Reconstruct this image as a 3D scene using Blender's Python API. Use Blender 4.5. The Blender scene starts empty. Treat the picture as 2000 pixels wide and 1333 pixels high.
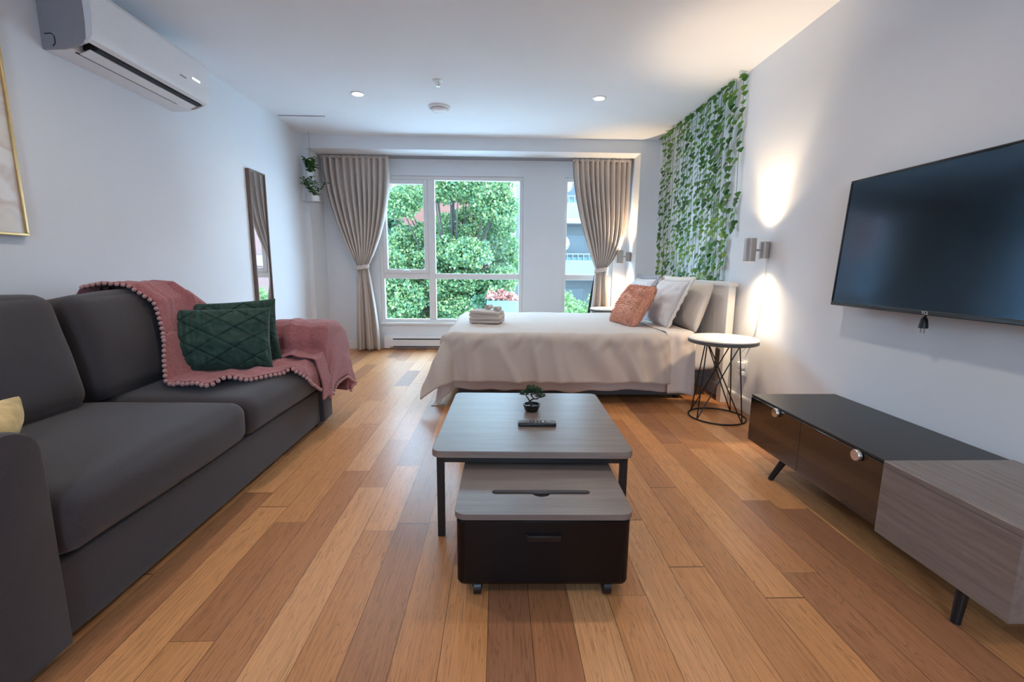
import bpy, bmesh, math, random
import numpy as np
from mathutils import Vector, Matrix, noise

R = math.radians
PI = math.pi
random.seed(7)
np.random.seed(7)
scene = bpy.context.scene
COL = scene.collection

# ------------------------------------------------------------------ camera
F, PITCH, ROLL, HC = 889.0, R(9.14), R(0.5), 1.0
YAW = math.atan(27 / 889.0 * math.cos(PITCH))
_cy, _sy = math.cos(YAW), math.sin(YAW)
_fwd = Vector((_sy * math.cos(PITCH), _cy * math.cos(PITCH), -math.sin(PITCH)))
_rt = Vector((_cy, -_sy, 0))
_up = _rt.cross(_fwd)
_R = _rt * math.cos(ROLL) + _up * math.sin(ROLL)
_U = -_rt * math.sin(ROLL) + _up * math.cos(ROLL)
cam_data = bpy.data.cameras.new('camera')
cam = bpy.data.objects.new('camera', cam_data)
COL.objects.link(cam)
cam_data.sensor_width = 36.0
cam_data.lens = F / 2000 * 36.0
cam_data.clip_start = 0.02
cam_data.clip_end = 300
m = Matrix.Identity(4)
for i in range(3):
    m[i][0], m[i][1], m[i][2] = _R[i], _U[i], -_fwd[i]
m[0][3], m[1][3], m[2][3] = 0, 0, HC
cam.matrix_world = m
scene.camera = cam

# ------------------------------------------------------------------ world, sky, exposure
world = bpy.data.worlds.new('world')
scene.world = world
world.use_nodes = True
wn = world.node_tree
wn.nodes['Background'].inputs[0].default_value = (0.47, 0.72, 1.0, 1)
wn.nodes['Background'].inputs[1].default_value = 15.5
scene.view_settings.view_transform = 'Standard'
scene.view_settings.look = 'None'
scene.view_settings.gamma = 1.0
scene.view_settings.use_curve_mapping = False
scene.view_settings.exposure = 0.35
scene.cycles.max_bounces = 8
scene.cycles.diffuse_bounces = 5
scene.cycles.glossy_bounces = 4
scene.cycles.transparent_max_bounces = 12
scene.cycles.caustics_reflective = False
scene.cycles.caustics_refractive = False
scene.cycles.sample_clamp_indirect = 6.0
scene.cycles.use_denoising = True

WARM = (1.0, 0.74, 0.46)
NEUTRAL = (1.0, 0.87, 0.72)


def lamp(name, kind, loc, energy, color, rot=(0, 0, 0), **kw):
    d = bpy.data.lights.new(name, kind)
    d.energy = energy
    d.color = color
    for k, v in kw.items():
        setattr(d, k, v)
    o = bpy.data.objects.new(name, d)
    o.location = loc
    o.rotation_euler = rot
    COL.objects.link(o)
    return o


# soft daylight on the street (thin cloud), coming over the roof from behind the house
lamp('sun', 'SUN', (0, -20, 40), 1.5, (1.0, 0.96, 0.86), (R(38), 0, R(-18)), angle=R(25))
# sky portals in both windows and the unseen rear opening added for fill
lamp('window_portal', 'AREA', (-0.573, 5.72, 1.19), 1, (1, 1, 1), (R(-90), 0, 0), shape='RECTANGLE', size=1.73, size_y=1.74)
bpy.data.lights['window_portal'].cycles.is_portal = True
lamp('side_window_portal', 'AREA', (1.083, 5.72, 1.19), 1, (1, 1, 1), (R(-90), 0, 0), shape='RECTANGLE', size=0.62, size_y=1.74)
bpy.data.lights['side_window_portal'].cycles.is_portal = True
lamp('rear_fill_portal', 'AREA', (-0.1, -2.38, 1.4), 1, (1, 1, 1), (R(90), 0, 0), shape='RECTANGLE', size=.8, size_y=1.0)
bpy.data.lights['rear_fill_portal'].cycles.is_portal = True

# ------------------------------------------------------------------ helpers
WM = {}


class MB:
    """collects geometry in world coordinates"""

    def __init__(s):
        s.v, s.f, s.mi = [], [], []

    def add(s, v, f, mi=0):
        n = len(s.v)
        s.v += [tuple(p) for p in v]
        s.f += [tuple(n + i for i in q) for q in f]
        s.mi += [mi] * len(f)
        return s

    def box(s, lo, hi, mi=0):
        x0, y0, z0 = lo
        x1, y1, z1 = hi
        v = [(x0, y0, z0), (x1, y0, z0), (x1, y1, z0), (x0, y1, z0), (x0, y0, z1), (x1, y0, z1), (x1, y1, z1), (x0, y1, z1)]
        return s.add(v, [(0, 3, 2, 1), (4, 5, 6, 7), (0, 1, 5, 4), (1, 2, 6, 5), (2, 3, 7, 6), (3, 0, 4, 7)], mi)

    def tube(s, pts, r, n=8, closed=False, caps=True, mi=0):
        pts = [Vector(p) for p in pts]
        rs = r if isinstance(r, (list, tuple)) else [r] * len(pts)
        k = len(pts)
        v, f = [], []
        prev = None
        for i, p in enumerate(pts):
            a = pts[(i - 1) % k] if (closed or i > 0) else p
            b = pts[(i + 1) % k] if (closed or i < k - 1) else p
            t = (b - a).normalized()
            if prev is None:
                ref = Vector((0, 0, 1)) if abs(t.z) < 0.9 else Vector((1, 0, 0))
                u = t.cross(ref).normalized()
            else:
                u = (prev - t * prev.dot(t)).normalized()
            prev = u
            w = t.cross(u)
            for j in range(n):
                an = 2 * PI * j / n
                v.append(p + (u * math.cos(an) + w * math.sin(an)) * rs[i])
        m_ = k if closed else k - 1
        for i in range(m_):
            for j in range(n):
                a, b = i * n + j, i * n + (j + 1) % n
                c, d = ((i + 1) % k) * n + (j + 1) % n, ((i + 1) % k) * n + j
                f.append((a, b, c, d))
        if caps and not closed:
            f.append(tuple(range(n))[::-1])
            f.append(tuple((k - 1) * n + j for j in range(n)))
        return s.add(v, f, mi)

    def lathe(s, prof, c, n=32, axis='z', mi=0, caps=True):
        """prof: list of (radius, height); c: centre of the base"""
        v, f = [], []
        for (r, h) in prof:
            for j in range(n):
                a = 2 * PI * j / n
                x, y = r * math.cos(a), r * math.sin(a)
                if axis == 'z':
                    v.append((c[0] + x, c[1] + y, c[2] + h))
                elif axis == 'x':
                    v.append((c[0] + h, c[1] + x, c[2] + y))
                else:
                    v.append((c[0] + y, c[1] + h, c[2] + x))
        for i in range(len(prof) - 1):
            for j in range(n):
                f.append((i * n + j, i * n + (j + 1) % n, (i + 1) * n + (j + 1) % n, (i + 1) * n + j))
        if caps:
            f.append(tuple(range(n))[::-1])
            f.append(tuple((len(prof) - 1) * n + j for j in range(n)))
        return s.add(v, f, mi)

    def grid(s, rows, mi=0, closed=False):
        m_, n = len(rows), len(rows[0])
        v = [p for r_ in rows for p in r_]
        f = []
        for i in range(m_ - 1):
            for j in range(n if closed else n - 1):
                k = (j + 1) % n
                f.append((i * n + j, i * n + k, (i + 1) * n + k, (i + 1) * n + j))
        return s.add(v, f, mi)

    def prism(s, poly, a, b, plane='xz', mi=0):
        """polygon extruded along the remaining axis from a to b"""
        n = len(poly)

        def P(p, t):
            if plane == 'xz':
                return (p[0], t, p[1])
            if plane == 'yz':
                return (t, p[0], p[1])
            return (p[0], p[1], t)
        v = [P(p, a) for p in poly] + [P(p, b) for p in poly]
        f = [tuple(range(n))[::-1], tuple(range(n, 2 * n))]
        for i in range(n):
            j = (i + 1) % n
            f.append((i, j, n + j, n + i))
        return s.add(v, f, mi)

    def xform(s, M):
        s.v = [tuple(M @ Vector(p)) for p in s.v]
        return s

    def build(s, name, mat, parent=None, loc=None, smooth=True, ang=38, bevel=0, seg=2, subsurf=0, solid=0, weld=False, props=None, local=False, rec=True):
        M = WM[parent.name] if parent else Matrix.Translation(Vector(loc) if loc else Vector((0, 0, 0)))
        Mi = M.inverted()
        me = bpy.data.meshes.new(name)
        vs = s.v if local else [tuple(Mi @ Vector(p)) for p in s.v]
        me.from_pydata(vs, [], s.f)
        mats = mat if isinstance(mat, (list, tuple)) else [mat]
        for q in mats:
            me.materials.append(q)
        if len(mats) > 1:
            me.polygons.foreach_set('material_index', s.mi)
        if weld or rec:
            bm = bmesh.new()
            bm.from_mesh(me)
            if weld:
                bmesh.ops.remove_doubles(bm, verts=bm.verts, dist=1e-5)
            if rec:
                bmesh.ops.recalc_face_normals(bm, faces=bm.faces)
            bm.to_mesh(me)
            bm.free()
        if smooth:
            me.polygons.foreach_set('use_smooth', [True] * len(me.polygons))
            me.set_sharp_from_angle(angle=R(ang))
        me.update()
        o = bpy.data.objects.new(name, me)
        COL.objects.link(o)
        if parent:
            o.parent = parent
            WM[o.name] = M.copy()
        else:
            o.matrix_world = M
            WM[o.name] = M
        if bevel:
            b = o.modifiers.new('bevel', 'BEVEL')
            b.width = bevel
            b.segments = seg
            b.limit_method = 'ANGLE'
            b.angle_limit = R(40)
            b.harden_normals = False
        if solid:
            d = o.modifiers.new('solid', 'SOLIDIFY')
            d.thickness = solid
            d.offset = 0
        if subsurf:
            d = o.modifiers.new('sub', 'SUBSURF')
            d.levels = d.render_levels = subsurf
        if props:
            for k, q in props.items():
                o[k] = q
        return o


def tag(o, label, cat, group=None, kind=None):
    o['label'] = label
    o['category'] = cat
    if group:
        o['group'] = group
    if kind:
        o['kind'] = kind
    return o


def thing(name, label, cat, loc=(0, 0, 0), rotz=0, group=None, kind=None, M=None):
    o = bpy.data.objects.new(name, None)
    o.empty_display_size = 0.1
    COL.objects.link(o)
    W = M if M is not None else Matrix.Translation(Vector(loc)) @ Matrix.Rotation(rotz, 4, 'Z')
    o.matrix_world = W
    WM[o.name] = W
    return tag(o, label, cat, group, kind)


def dup(root, M, label, group=None):
    r = root.copy()
    COL.objects.link(r)
    r.matrix_world = M
    WM[r.name] = M
    r['label'] = label
    if group:
        r['group'] = group
    for ch in list(root.children):
        c = ch.copy()
        COL.objects.link(c)
        c.parent = r
        for g in list(ch.children):
            d = g.copy()
            COL.objects.link(d)
            d.parent = c
    return r


def struct(o, label, cat):
    return tag(o, label, cat, kind='structure')


def rbox(lo, hi, r=0.03, n=14, puff=(0, 0, 0), wob=0.0, seed=0.0):
    """rounded, puffed box: cube surface grid mapped to rounded box; puff = outward bulge per axis"""
    mb = MB()
    c = [(a + b) / 2 for a, b in zip(lo, hi)]
    h = [(b - a) / 2 for a, b in zip(lo, hi)]
    r = min(r, min(h) * 0.98)
    ts = [math.sin(PI / 2 * (2 * i / n - 1)) * 0.6 + 0.4 * (2 * i / n - 1) for i in range(n + 1)]

    def mp(p):
        q = [max(-(h[k] - r), min(h[k] - r, p[k] * h[k])) for k in range(3)]
        d = Vector([p[k] * h[k] - q[k] for k in range(3)])
        L = d.length
        if L > 1e-9:
            d = d / L * r
        o = [q[k] + d[k] for k in range(3)]
        for k in range(3):
            a, b = (k + 1) % 3, (k + 2) % 3
            o[k] += puff[k] * p[k] * (1 - p[a] ** 2) * (1 - p[b] ** 2)
        w = Vector([c[k] + o[k] for k in range(3)])
        if wob:
            w += Vector((noise.noise(w * 5 + Vector((seed, 0, 0))), noise.noise(w * 5 + Vector((0, seed, 9))), noise.noise(w * 4 + Vector((5, 0, seed))))) * wob
        return w
    for ax in range(3):
        for sg in (-1, 1):
            rows = []
            for a in ts:
                row = []
                for b in ts:
                    p = [0, 0, 0]
                    p[ax] = sg
                    p[(ax + 1) % 3] = a
                    p[(ax + 2) % 3] = b
                    row.append(mp(p))
                rows.append(row)
            mb.grid(rows)
    return mb


# ------------------------------------------------------------------ materials
def new_mat(name):
    m_ = bpy.data.materials.new(name)
    m_.use_nodes = True
    nt = m_.node_tree
    return m_, nt, nt.nodes['Principled BSDF']


def N(nt, t, **kw):
    n = nt.nodes.new(t)
    for k, v in kw.items():
        setattr(n, k, v)
    return n


def simple(name, col, rough=0.6, metal=0.0, var=0.06, scale=30, bump=0.0, bscale=200, spec=0.5, sheen=0.0, coat=0.0, stretch=(1, 1, 1), emit=None, estr=0):
    m_, nt, b = new_mat(name)
    tc = N(nt, 'ShaderNodeTexCoord')
    mp = N(nt, 'ShaderNodeMapping')
    mp.inputs['Scale'].default_value = stretch
    nt.links.new(tc.outputs['Object'], mp.inputs[0])
    nz = N(nt, 'ShaderNodeTexNoise')
    nz.inputs['Scale'].default_value = scale
    nz.inputs['Detail'].default_value = 4
    nt.links.new(mp.outputs[0], nz.inputs['Vector'])
    cr = N(nt, 'ShaderNodeValToRGB')
    cr.color_ramp.elements[0].position = 0.3
    cr.color_ramp.elements[1].position = 0.7
    cr.color_ramp.elements[0].color = tuple(max(0, c * (1 - var)) for c in col) + (1,)
    cr.color_ramp.elements[1].color = tuple(min(1, c * (1 + var)) for c in col) + (1,)
    nt.links.new(nz.outputs[0], cr.inputs[0])
    nt.links.new(cr.outputs[0], b.inputs['Base Color'])
    b.inputs['Roughness'].default_value = rough
    b.inputs['Metallic'].default_value = metal
    b.inputs['Specular IOR Level'].default_value = spec
    if sheen:
        b.inputs['Sheen Weight'].default_value = sheen
        b.inputs['Sheen Roughness'].default_value = 0.5
    if coat:
        b.inputs['Coat Weight'].default_value = coat
        b.inputs['Coat Roughness'].default_value = 0.08
    if bump:
        bz = N(nt, 'ShaderNodeTexNoise')
        bz.inputs['Scale'].default_value = bscale
        bz.inputs['Detail'].default_value = 3
        nt.links.new(mp.outputs[0], bz.inputs['Vector'])
        bp = N(nt, 'ShaderNodeBump')
        bp.inputs['Strength'].default_value = bump
        bp.inputs['Distance'].default_value = 0.004
        nt.links.new(bz.outputs[0], bp.inputs['Height'])
        nt.links.new(bp.outputs[0], b.inputs['Normal'])
    if emit:
        b.inputs['Emission Color'].default_value = tuple(emit) + (1,)
        b.inputs['Emission Strength'].default_value = estr
    return m_


def grain_wood(name, dark, light, rough, axis, scale=9, stretch=14, spec=0.5, coat=0.0):
    """veneer with grain lines running along the given axis"""
    m_, nt, b = new_mat(name)
    tc = N(nt, 'ShaderNodeTexCoord')
    mp = N(nt, 'ShaderNodeMapping')
    s = [stretch, stretch, stretch]
    s[axis] = 1.0
    mp.inputs['Scale'].default_value = s
    nt.links.new(tc.outputs['Object'], mp.inputs[0])
    n1 = N(nt, 'ShaderNodeTexNoise')
    n1.inputs['Scale'].default_value = scale * 0.35
    n1.inputs['Detail'].default_value = 6
    n1.inputs['Roughness'].default_value = 0.6
    n1.inputs['Distortion'].default_value = 0.4
    nt.links.new(mp.outputs[0], n1.inputs['Vector'])
    n2 = N(nt, 'ShaderNodeTexNoise')
    n2.inputs['Scale'].default_value = scale * 3
    n2.inputs['Detail'].default_value = 3
    nt.links.new(mp.outputs[0], n2.inputs['Vector'])
    mx = N(nt, 'ShaderNodeMath', operation='MULTIPLY_ADD')
    nt.links.new(n2.outputs[0], mx.inputs[0])
    mx.inputs[1].default_value = 0.35
    nt.links.new(n1.outputs[0], mx.inputs[2])
    cr = N(nt, 'ShaderNodeValToRGB')
    cr.color_ramp.elements[0].position = 0.42
    cr.color_ramp.elements[1].position = 0.92
    cr.color_ramp.elements[0].color = tuple(dark) + (1,)
    cr.color_ramp.elements[1].color = tuple(light) + (1,)
    nt.links.new(mx.outputs[0], cr.inputs[0])
    nt.links.new(cr.outputs[0], b.inputs['Base Color'])
    b.inputs['Roughness'].default_value = rough
    b.inputs['Specular IOR Level'].default_value = spec
    if coat:
        b.inputs['Coat Weight'].default_value = coat
        b.inputs['Coat Roughness'].default_value = 0.15
    return m_


def floor_material():
    m_, nt, b = new_mat('oak_planks')
    L = nt.links.new
    tc = N(nt, 'ShaderNodeTexCoord')
    sp = N(nt, 'ShaderNodeSeparateXYZ')
    L(tc.outputs['Object'], sp.inputs[0])

    def M(op, a, bb=None, c=None):
        n = N(nt, 'ShaderNodeMath', operation=op)
        for i, q in enumerate((a, bb, c)):
            if q is None:
                continue
            if isinstance(q, (int, float)):
                n.inputs[i].default_value = q
            else:
                L(q, n.inputs[i])
        return n.outputs[0]
    xs = M('DIVIDE', M('ADD', sp.outputs['X'], 0.393), 0.122)
    row = M('FLOOR', xs)
    fx = M('FRACT', xs)
    w1 = N(nt, 'ShaderNodeTexWhiteNoise', noise_dimensions='1D')
    L(row, w1.inputs['W'])
    ys = M('DIVIDE', M('ADD', sp.outputs['Y'], M('MULTIPLY_ADD', w1.outputs['Value'], 4.0, 20.0)), 0.92)
    wob = M('SINE', M('MULTIPLY', ys, 2.3))
    ys = M('ADD', ys, M('MULTIPLY', wob, 0.28))
    colid = M('FLOOR', ys)
    fy = M('FRACT', ys)
    cb = N(nt, 'ShaderNodeCombineXYZ')
    L(row, cb.inputs[0])
    L(colid, cb.inputs[1])
    w2 = N(nt, 'ShaderNodeTexWhiteNoise', noise_dimensions='2D')
    L(cb.outputs[0], w2.inputs['Vector'])
    tone = N(nt, 'ShaderNodeValToRGB')
    e = tone.color_ramp.elements
    e[0].position, e[0].color = 0.0, (0.31, 0.138, 0.070, 1)
    e[1].position, e[1].color = 1.0, (0.67, 0.355, 0.168, 1)
    for p, c in ((0.22, (0.43, 0.185, 0.076, 1)), (0.5, (0.54, 0.24, 0.092, 1)), (0.78, (0.60, 0.278, 0.112, 1))):
        q = e.new(p)
        q.color = c
    L(w2.outputs['Value'], tone.inputs[0])
    # grain
    gv = N(nt, 'ShaderNodeCombineXYZ')
    L(M('MULTIPLY', sp.outputs['X'], 26.0), gv.inputs[0])
    L(M('MULTIPLY', sp.outputs['Y'], 1.5), gv.inputs[1])
    L(M('MULTIPLY', w2.outputs['Value'], 57.0), gv.inputs[2])
    g1 = N(nt, 'ShaderNodeTexNoise')
    g1.inputs['Scale'].default_value = 1.6
    g1.inputs['Detail'].default_value = 5
    g1.inputs['Distortion'].default_value = 1.3
    L(gv.outputs[0], g1.inputs['Vector'])
    rings = M('FRACT', M('MULTIPLY', g1.outputs[0], 7.0))
    rings = M('ABSOLUTE', M('SUBTRACT', rings, 0.5))
    gv2 = N(nt, 'ShaderNodeCombineXYZ')
    L(M('MULTIPLY', sp.outputs['X'], 260.0), gv2.inputs[0])
    L(M('MULTIPLY', sp.outputs['Y'], 5.0), gv2.inputs[1])
    L(M('MULTIPLY', w2.outputs['Value'], 31.0), gv2.inputs[2])
    g2 = N(nt, 'ShaderNodeTexNoise')
    g2.inputs['Scale'].default_value = 1.0
    g2.inputs['Detail'].default_value = 4
    L(gv2.outputs[0], g2.inputs['Vector'])
    lines = N(nt, 'ShaderNodeMapRange')
    lines.interpolation_type = 'SMOOTHSTEP'
    L(rings, lines.inputs[0])
    lines.inputs[1].default_value, lines.inputs[2].default_value = 0.0, 0.2
    lines.inputs[3].default_value, lines.inputs[4].default_value = 0.0, 1.0
    gr = M('ADD', M('MULTIPLY', lines.outputs[0], 0.30), M('MULTIPLY', g2.outputs[0], 0.75))
    grr = N(nt, 'ShaderNodeMapRange')
    L(gr, grr.inputs[0])
    grr.inputs[1].default_value, grr.inputs[2].default_value = 0.15, 0.8
    grr.inputs[3].default_value, grr.inputs[4].default_value = 0.55, 1.18
    # seams
    sx = M('LESS_THAN', M('MINIMUM', fx, M('SUBTRACT', 1.0, fx)), 0.0095)
    sy = M('LESS_THAN', fy, 0.0024)
    seam = M('MAXIMUM', sx, sy)
    k = M('MULTIPLY', grr.outputs[0], M('SUBTRACT', 1.0, M('MULTIPLY', seam, 0.62)))
    vm = N(nt, 'ShaderNodeVectorMath', operation='SCALE')
    L(tone.outputs[0], vm.inputs[0])
    L(k, vm.inputs['Scale'])
    L(vm.outputs[0], b.inputs['Base Color'])
    L(M('MULTIPLY_ADD', g2.outputs[0], 0.12, 0.27), b.inputs['Roughness'])
    bp = N(nt, 'ShaderNodeBump')
    bp.inputs['Strength'].default_value = 0.15
    bp.inputs['Distance'].default_value = 0.002
    L(M('SUBTRACT', g2.outputs[0], M('MULTIPLY', seam, 2.0)), bp.inputs['Height'])
    L(bp.outputs[0], b.inputs['Normal'])
    b.inputs['Specular IOR Level'].default_value = 0.4
    return m_


def glass_material(name, tint=(0.97, 1.0, 0.99), refl=0.06):
    m_, nt, b = new_mat(name)
    nt.nodes.remove(b)
    out = nt.nodes['Material Output']
    tr = N(nt, 'ShaderNodeBsdfTransparent')
    tr.inputs[0].default_value = tuple(tint) + (1,)
    gl = N(nt, 'ShaderNodeBsdfGlossy')
    gl.inputs['Roughness'].default_value = 0.02
    fr = N(nt, 'ShaderNodeFresnel')
    fr.inputs[0].default_value = 1.12
    mx = N(nt, 'ShaderNodeMixShader')
    nt.links.new(fr.outputs[0], mx.inputs[0])
    nt.links.new(tr.outputs[0], mx.inputs[1])
    nt.links.new(gl.outputs[0], mx.inputs[2])
    nt.links.new(mx.outputs[0], out.inputs[0])
    return m_


def leaf_material(name, cols, trans=0.35, rough=0.5):
    """leaves whose own colour differs from leaf to leaf"""
    m_, nt, b = new_mat(name)
    ge = N(nt, 'ShaderNodeNewGeometry')
    cr = N(nt, 'ShaderNodeValToRGB')
    e = cr.color_ramp.elements
    e[0].color = tuple(cols[0]) + (1,)
    e[1].color = tuple(cols[-1]) + (1,)
    for i, c in enumerate(cols[1:-1]):
        q = e.new((i + 1) / (len(cols) - 1))
        q.color = tuple(c) + (1,)
    nt.links.new(ge.outputs['Random Per Island'], cr.inputs[0])
    nt.links.new(cr.outputs[0], b.inputs['Base Color'])
    b.inputs['Roughness'].default_value = rough
    tl = N(nt, 'ShaderNodeBsdfTranslucent')
    nt.links.new(cr.outputs[0], tl.inputs[0])
    mx = N(nt, 'ShaderNodeMixShader')
    mx.inputs[0].default_value = trans
    out = nt.nodes['Material Output']
    nt.links.new(b.outputs[0], mx.inputs[1])
    nt.links.new(tl.outputs[0], mx.inputs[2])
    nt.links.new(mx.outputs[0], out.inputs[0])
    return m_


def brick_material(name, c1, c2, mortar, scale):
    m_, nt, b = new_mat(name)
    tc = N(nt, 'ShaderNodeTexCoord')
    sp = N(nt, 'ShaderNodeSeparateXYZ')
    nt.links.new(tc.outputs['Object'], sp.inputs[0])
    ad = N(nt, 'ShaderNodeMath', operation='ADD')
    nt.links.new(sp.outputs['X'], ad.inputs[0])
    nt.links.new(sp.outputs['Y'], ad.inputs[1])
    cb = N(nt, 'ShaderNodeCombineXYZ')
    nt.links.new(ad.outputs[0], cb.inputs[0])
    nt.links.new(sp.outputs['Z'], cb.inputs[1])
    br = N(nt, 'ShaderNodeTexBrick')
    br.inputs['Color1'].default_value = tuple(c1) + (1,)
    br.inputs['Color2'].default_value = tuple(c2) + (1,)
    br.inputs['Mortar'].default_value = tuple(mortar) + (1,)
    br.inputs['Scale'].default_value = scale
    br.inputs['Mortar Size'].default_value = 0.012
    nt.links.new(cb.outputs[0], br.inputs['Vector'])
    nt.links.new(br.outputs[0], b.inputs['Base Color'])
    b.inputs['Roughness'].default_value = 0.85
    return m_


MT = {}
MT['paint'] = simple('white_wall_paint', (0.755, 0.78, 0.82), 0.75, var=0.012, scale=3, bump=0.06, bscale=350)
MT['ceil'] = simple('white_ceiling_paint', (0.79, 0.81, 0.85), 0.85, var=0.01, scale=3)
MT['trim'] = simple('white_trim_paint', (0.82, 0.82, 0.82), 0.4, var=0.01)
MT['vinyl'] = simple('white_window_vinyl', (0.80, 0.79, 0.79), 0.35, var=0.01)
MT['floor'] = floor_material()
MT['glass'] = glass_material('window_glass')
MT['plastic'] = simple('white_plastic', (0.80, 0.80, 0.82), 0.32, var=0.01)
MT['plasticgrey'] = simple('grey_plastic', (0.30, 0.29, 0.32), 0.45, var=0.02)
MT['darkslot'] = simple('dark_slot', (0.012, 0.014, 0.02), 0.6, var=0.05)
MT['gold'] = simple('brushed_gold', (0.72, 0.50, 0.24), 0.32, 1.0, var=0.05)
MT['print'] = None
MT['brownframe'] = simple('brown_mirror_frame', (0.16, 0.10, 0.08), 0.4, var=0.1)
MT['mirror'] = simple('mirror_silver', (0.92, 0.93, 0.94), 0.015, 1.0, var=0.0)
MT['sofa'] = simple('charcoal_sofa_fabric', (0.050, 0.043, 0.048), 0.85, var=0.14, scale=260, bump=0.35, bscale=700, spec=0.25, sheen=0.22)
MT['sofadark'] = simple('black_sofa_foot', (0.015, 0.014, 0.014), 0.5)
MT['curtain'] = simple('taupe_curtain_cloth', (0.60, 0.525, 0.475), 0.62, var=0.05, scale=120, bump=0.15, bscale=500, spec=0.35, sheen=0.25)
MT['pink'] = simple('dusty_pink_fleece', (0.36, 0.130, 0.135), 0.85, var=0.2, scale=90, bump=0.7, bscale=260, spec=0.15, sheen=0.25)
MT['pompom'] = simple('pink_pompom_yarn', (0.56, 0.30, 0.29), 0.9, var=0.2, scale=300, bump=0.8, bscale=500, spec=0.1, sheen=0.4)
MT['green'] = simple('bottle_green_velvet', (0.011, 0.046, 0.034), 0.6, var=0.2, scale=40, bump=0.2, bscale=400, spec=0.3, sheen=0.16)
MT['yellow'] = simple('cream_yellow_cloth', (0.72, 0.52, 0.22), 0.8, var=0.35, scale=16, sheen=0.2)
MT['duvet'] = simple('greige_cotton', (0.55, 0.475, 0.42), 0.8, var=0.03, scale=200, bump=0.12, bscale=500, spec=0.2, sheen=0.15)
MT['sheet'] = simple('white_cotton_sheet', (0.68, 0.61, 0.57), 0.8, var=0.02, scale=200, bump=0.1, bscale=500, spec=0.2)
MT['pillow'] = simple('pale_grey_cotton', (0.66, 0.63, 0.63), 0.8, var=0.02, scale=200, bump=0.1, bscale=450, spec=0.2)
MT['pillowwarm'] = simple('ivory_cotton', (0.74, 0.68, 0.62), 0.8, var=0.02, scale=200, bump=0.1, bscale=450, spec=0.2)
MT['flangegrey'] = simple('grey_pillow_back', (0.30, 0.29, 0.31), 0.8, var=0.04)
MT['fur'] = simple('salmon_faux_fur', (0.74, 0.36, 0.24), 0.9, var=0.22, scale=60, bump=0.8, bscale=160, spec=0.1, sheen=0.4)
MT['towel'] = simple('beige_terry', (0.60, 0.52, 0.47), 0.95, var=0.06, scale=300, bump=0.8, bscale=420, spec=0.1, sheen=0.3)
MT['bedbase'] = simple('slate_bed_base', (0.12, 0.115, 0.12), 0.75, var=0.08, scale=300, bump=0.2, bscale=600)
MT['headboard'] = simple('white_painted_wood', (0.78, 0.755, 0.73), 0.45, var=0.015)
MT['stooltop'] = simple('pale_stool_top', (0.74, 0.69, 0.65), 0.35, var=0.04, scale=12, stretch=(1, 8, 1))
MT['stoolrim'] = simple('grey_stool_rim', (0.10, 0.095, 0.09), 0.5, var=0.1)
MT['black'] = simple('black_metal', (0.010, 0.009, 0.010), 0.38, 0.0, var=0.1, spec=0.5)
MT['tablewood'] = grain_wood('grey_walnut_table', (0.155, 0.122, 0.110), (0.235, 0.19, 0.172), 0.36, 0, scale=8, stretch=16, spec=0.45)
MT['standwood'] = grain_wood('grey_walnut_stand', (0.15, 0.120, 0.108), (0.275, 0.225, 0.202), 0.34, 1, scale=8, stretch=16)
MT['tableedge'] = grain_wood('table_edge_band', (0.19, 0.14, 0.115), (0.33, 0.255, 0.22), 0.45, 0, scale=8, stretch=16)
MT['espresso'] = simple('espresso_lacquer', (0.008, 0.005, 0.005), 0.3, var=0.12, scale=20, spec=0.2)
MT['gloss'] = simple('dark_gloss_glass', (0.010, 0.007, 0.006), 0.06, var=0.05, spec=0.8, coat=0.6)
MT['mattblack'] = simple('matt_black_top', (0.022, 0.021, 0.022), 0.38, var=0.12, scale=400, spec=0.5)
MT['chrome'] = simple('satin_nickel', (0.74, 0.70, 0.66), 0.25, 1.0, var=0.03)
MT['screen'] = simple('tv_screen', (0.004, 0.006, 0.009), 0.13, var=0.0, spec=1.0)
MT['screen'].node_tree.nodes['Principled BSDF'].inputs['Specular Tint'].default_value = (0.45, 0.72, 1.0, 1)
MT['bezel'] = simple('tv_bezel', (0.012, 0.014, 0.018), 0.3, var=0.05)
MT['white_logo'] = simple('pale_logo', (0.75, 0.77, 0.8), 0.4, var=0.0)
MT['sconce'] = simple('pewter_sconce', (0.42, 0.385, 0.36), 0.42, 0.35, var=0.03)
MT['cord'] = simple('white_cord', (0.70, 0.68, 0.66), 0.5)
MT['lens_warm'] = simple('warm_lens', (1, 0.9, 0.75), 0.4, var=0, emit=(1.0, 0.80, 0.56), estr=14)
MT['lens'] = simple('lit_lens', (1, 1, 1), 0.4, var=0, emit=(1.0, 0.97, 0.92), estr=14)
MT['display'] = simple('lit_display', (1, 1, 1), 0.4, var=0, emit=(0.95, 0.97, 1.0), estr=1.2)
MT['ivy'] = leaf_material('ivy_leaf', [(0.025, 0.10, 0.022), (0.05, 0.18, 0.03), (0.10, 0.25, 0.04), (0.22, 0.36, 0.06)], 0.25, 0.45)
MT['ivystem'] = simple('ivy_stem', (0.05, 0.16, 0.04), 0.6)
MT['plantleaf'] = leaf_material('pot_plant_leaf', [(0.02, 0.07, 0.02), (0.05, 0.15, 0.035), (0.09, 0.22, 0.04)], 0.2, 0.45)
MT['bonsai'] = leaf_material('bonsai_needle', [(0.010, 0.035, 0.018), (0.02, 0.07, 0.03), (0.05, 0.11, 0.045)], 0.15, 0.6)
MT['bark'] = simple('bark', (0.022, 0.017, 0.013), 0.9, var=0.3, scale=40, bump=0.8, bscale=60)
MT['bonsaitrunk'] = simple('bonsai_trunk', (0.045, 0.034, 0.026), 0.8, var=0.25, scale=80)
MT['potblack'] = simple('black_glazed_pot', (0.012, 0.010, 0.010), 0.25, var=0.1)
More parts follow.
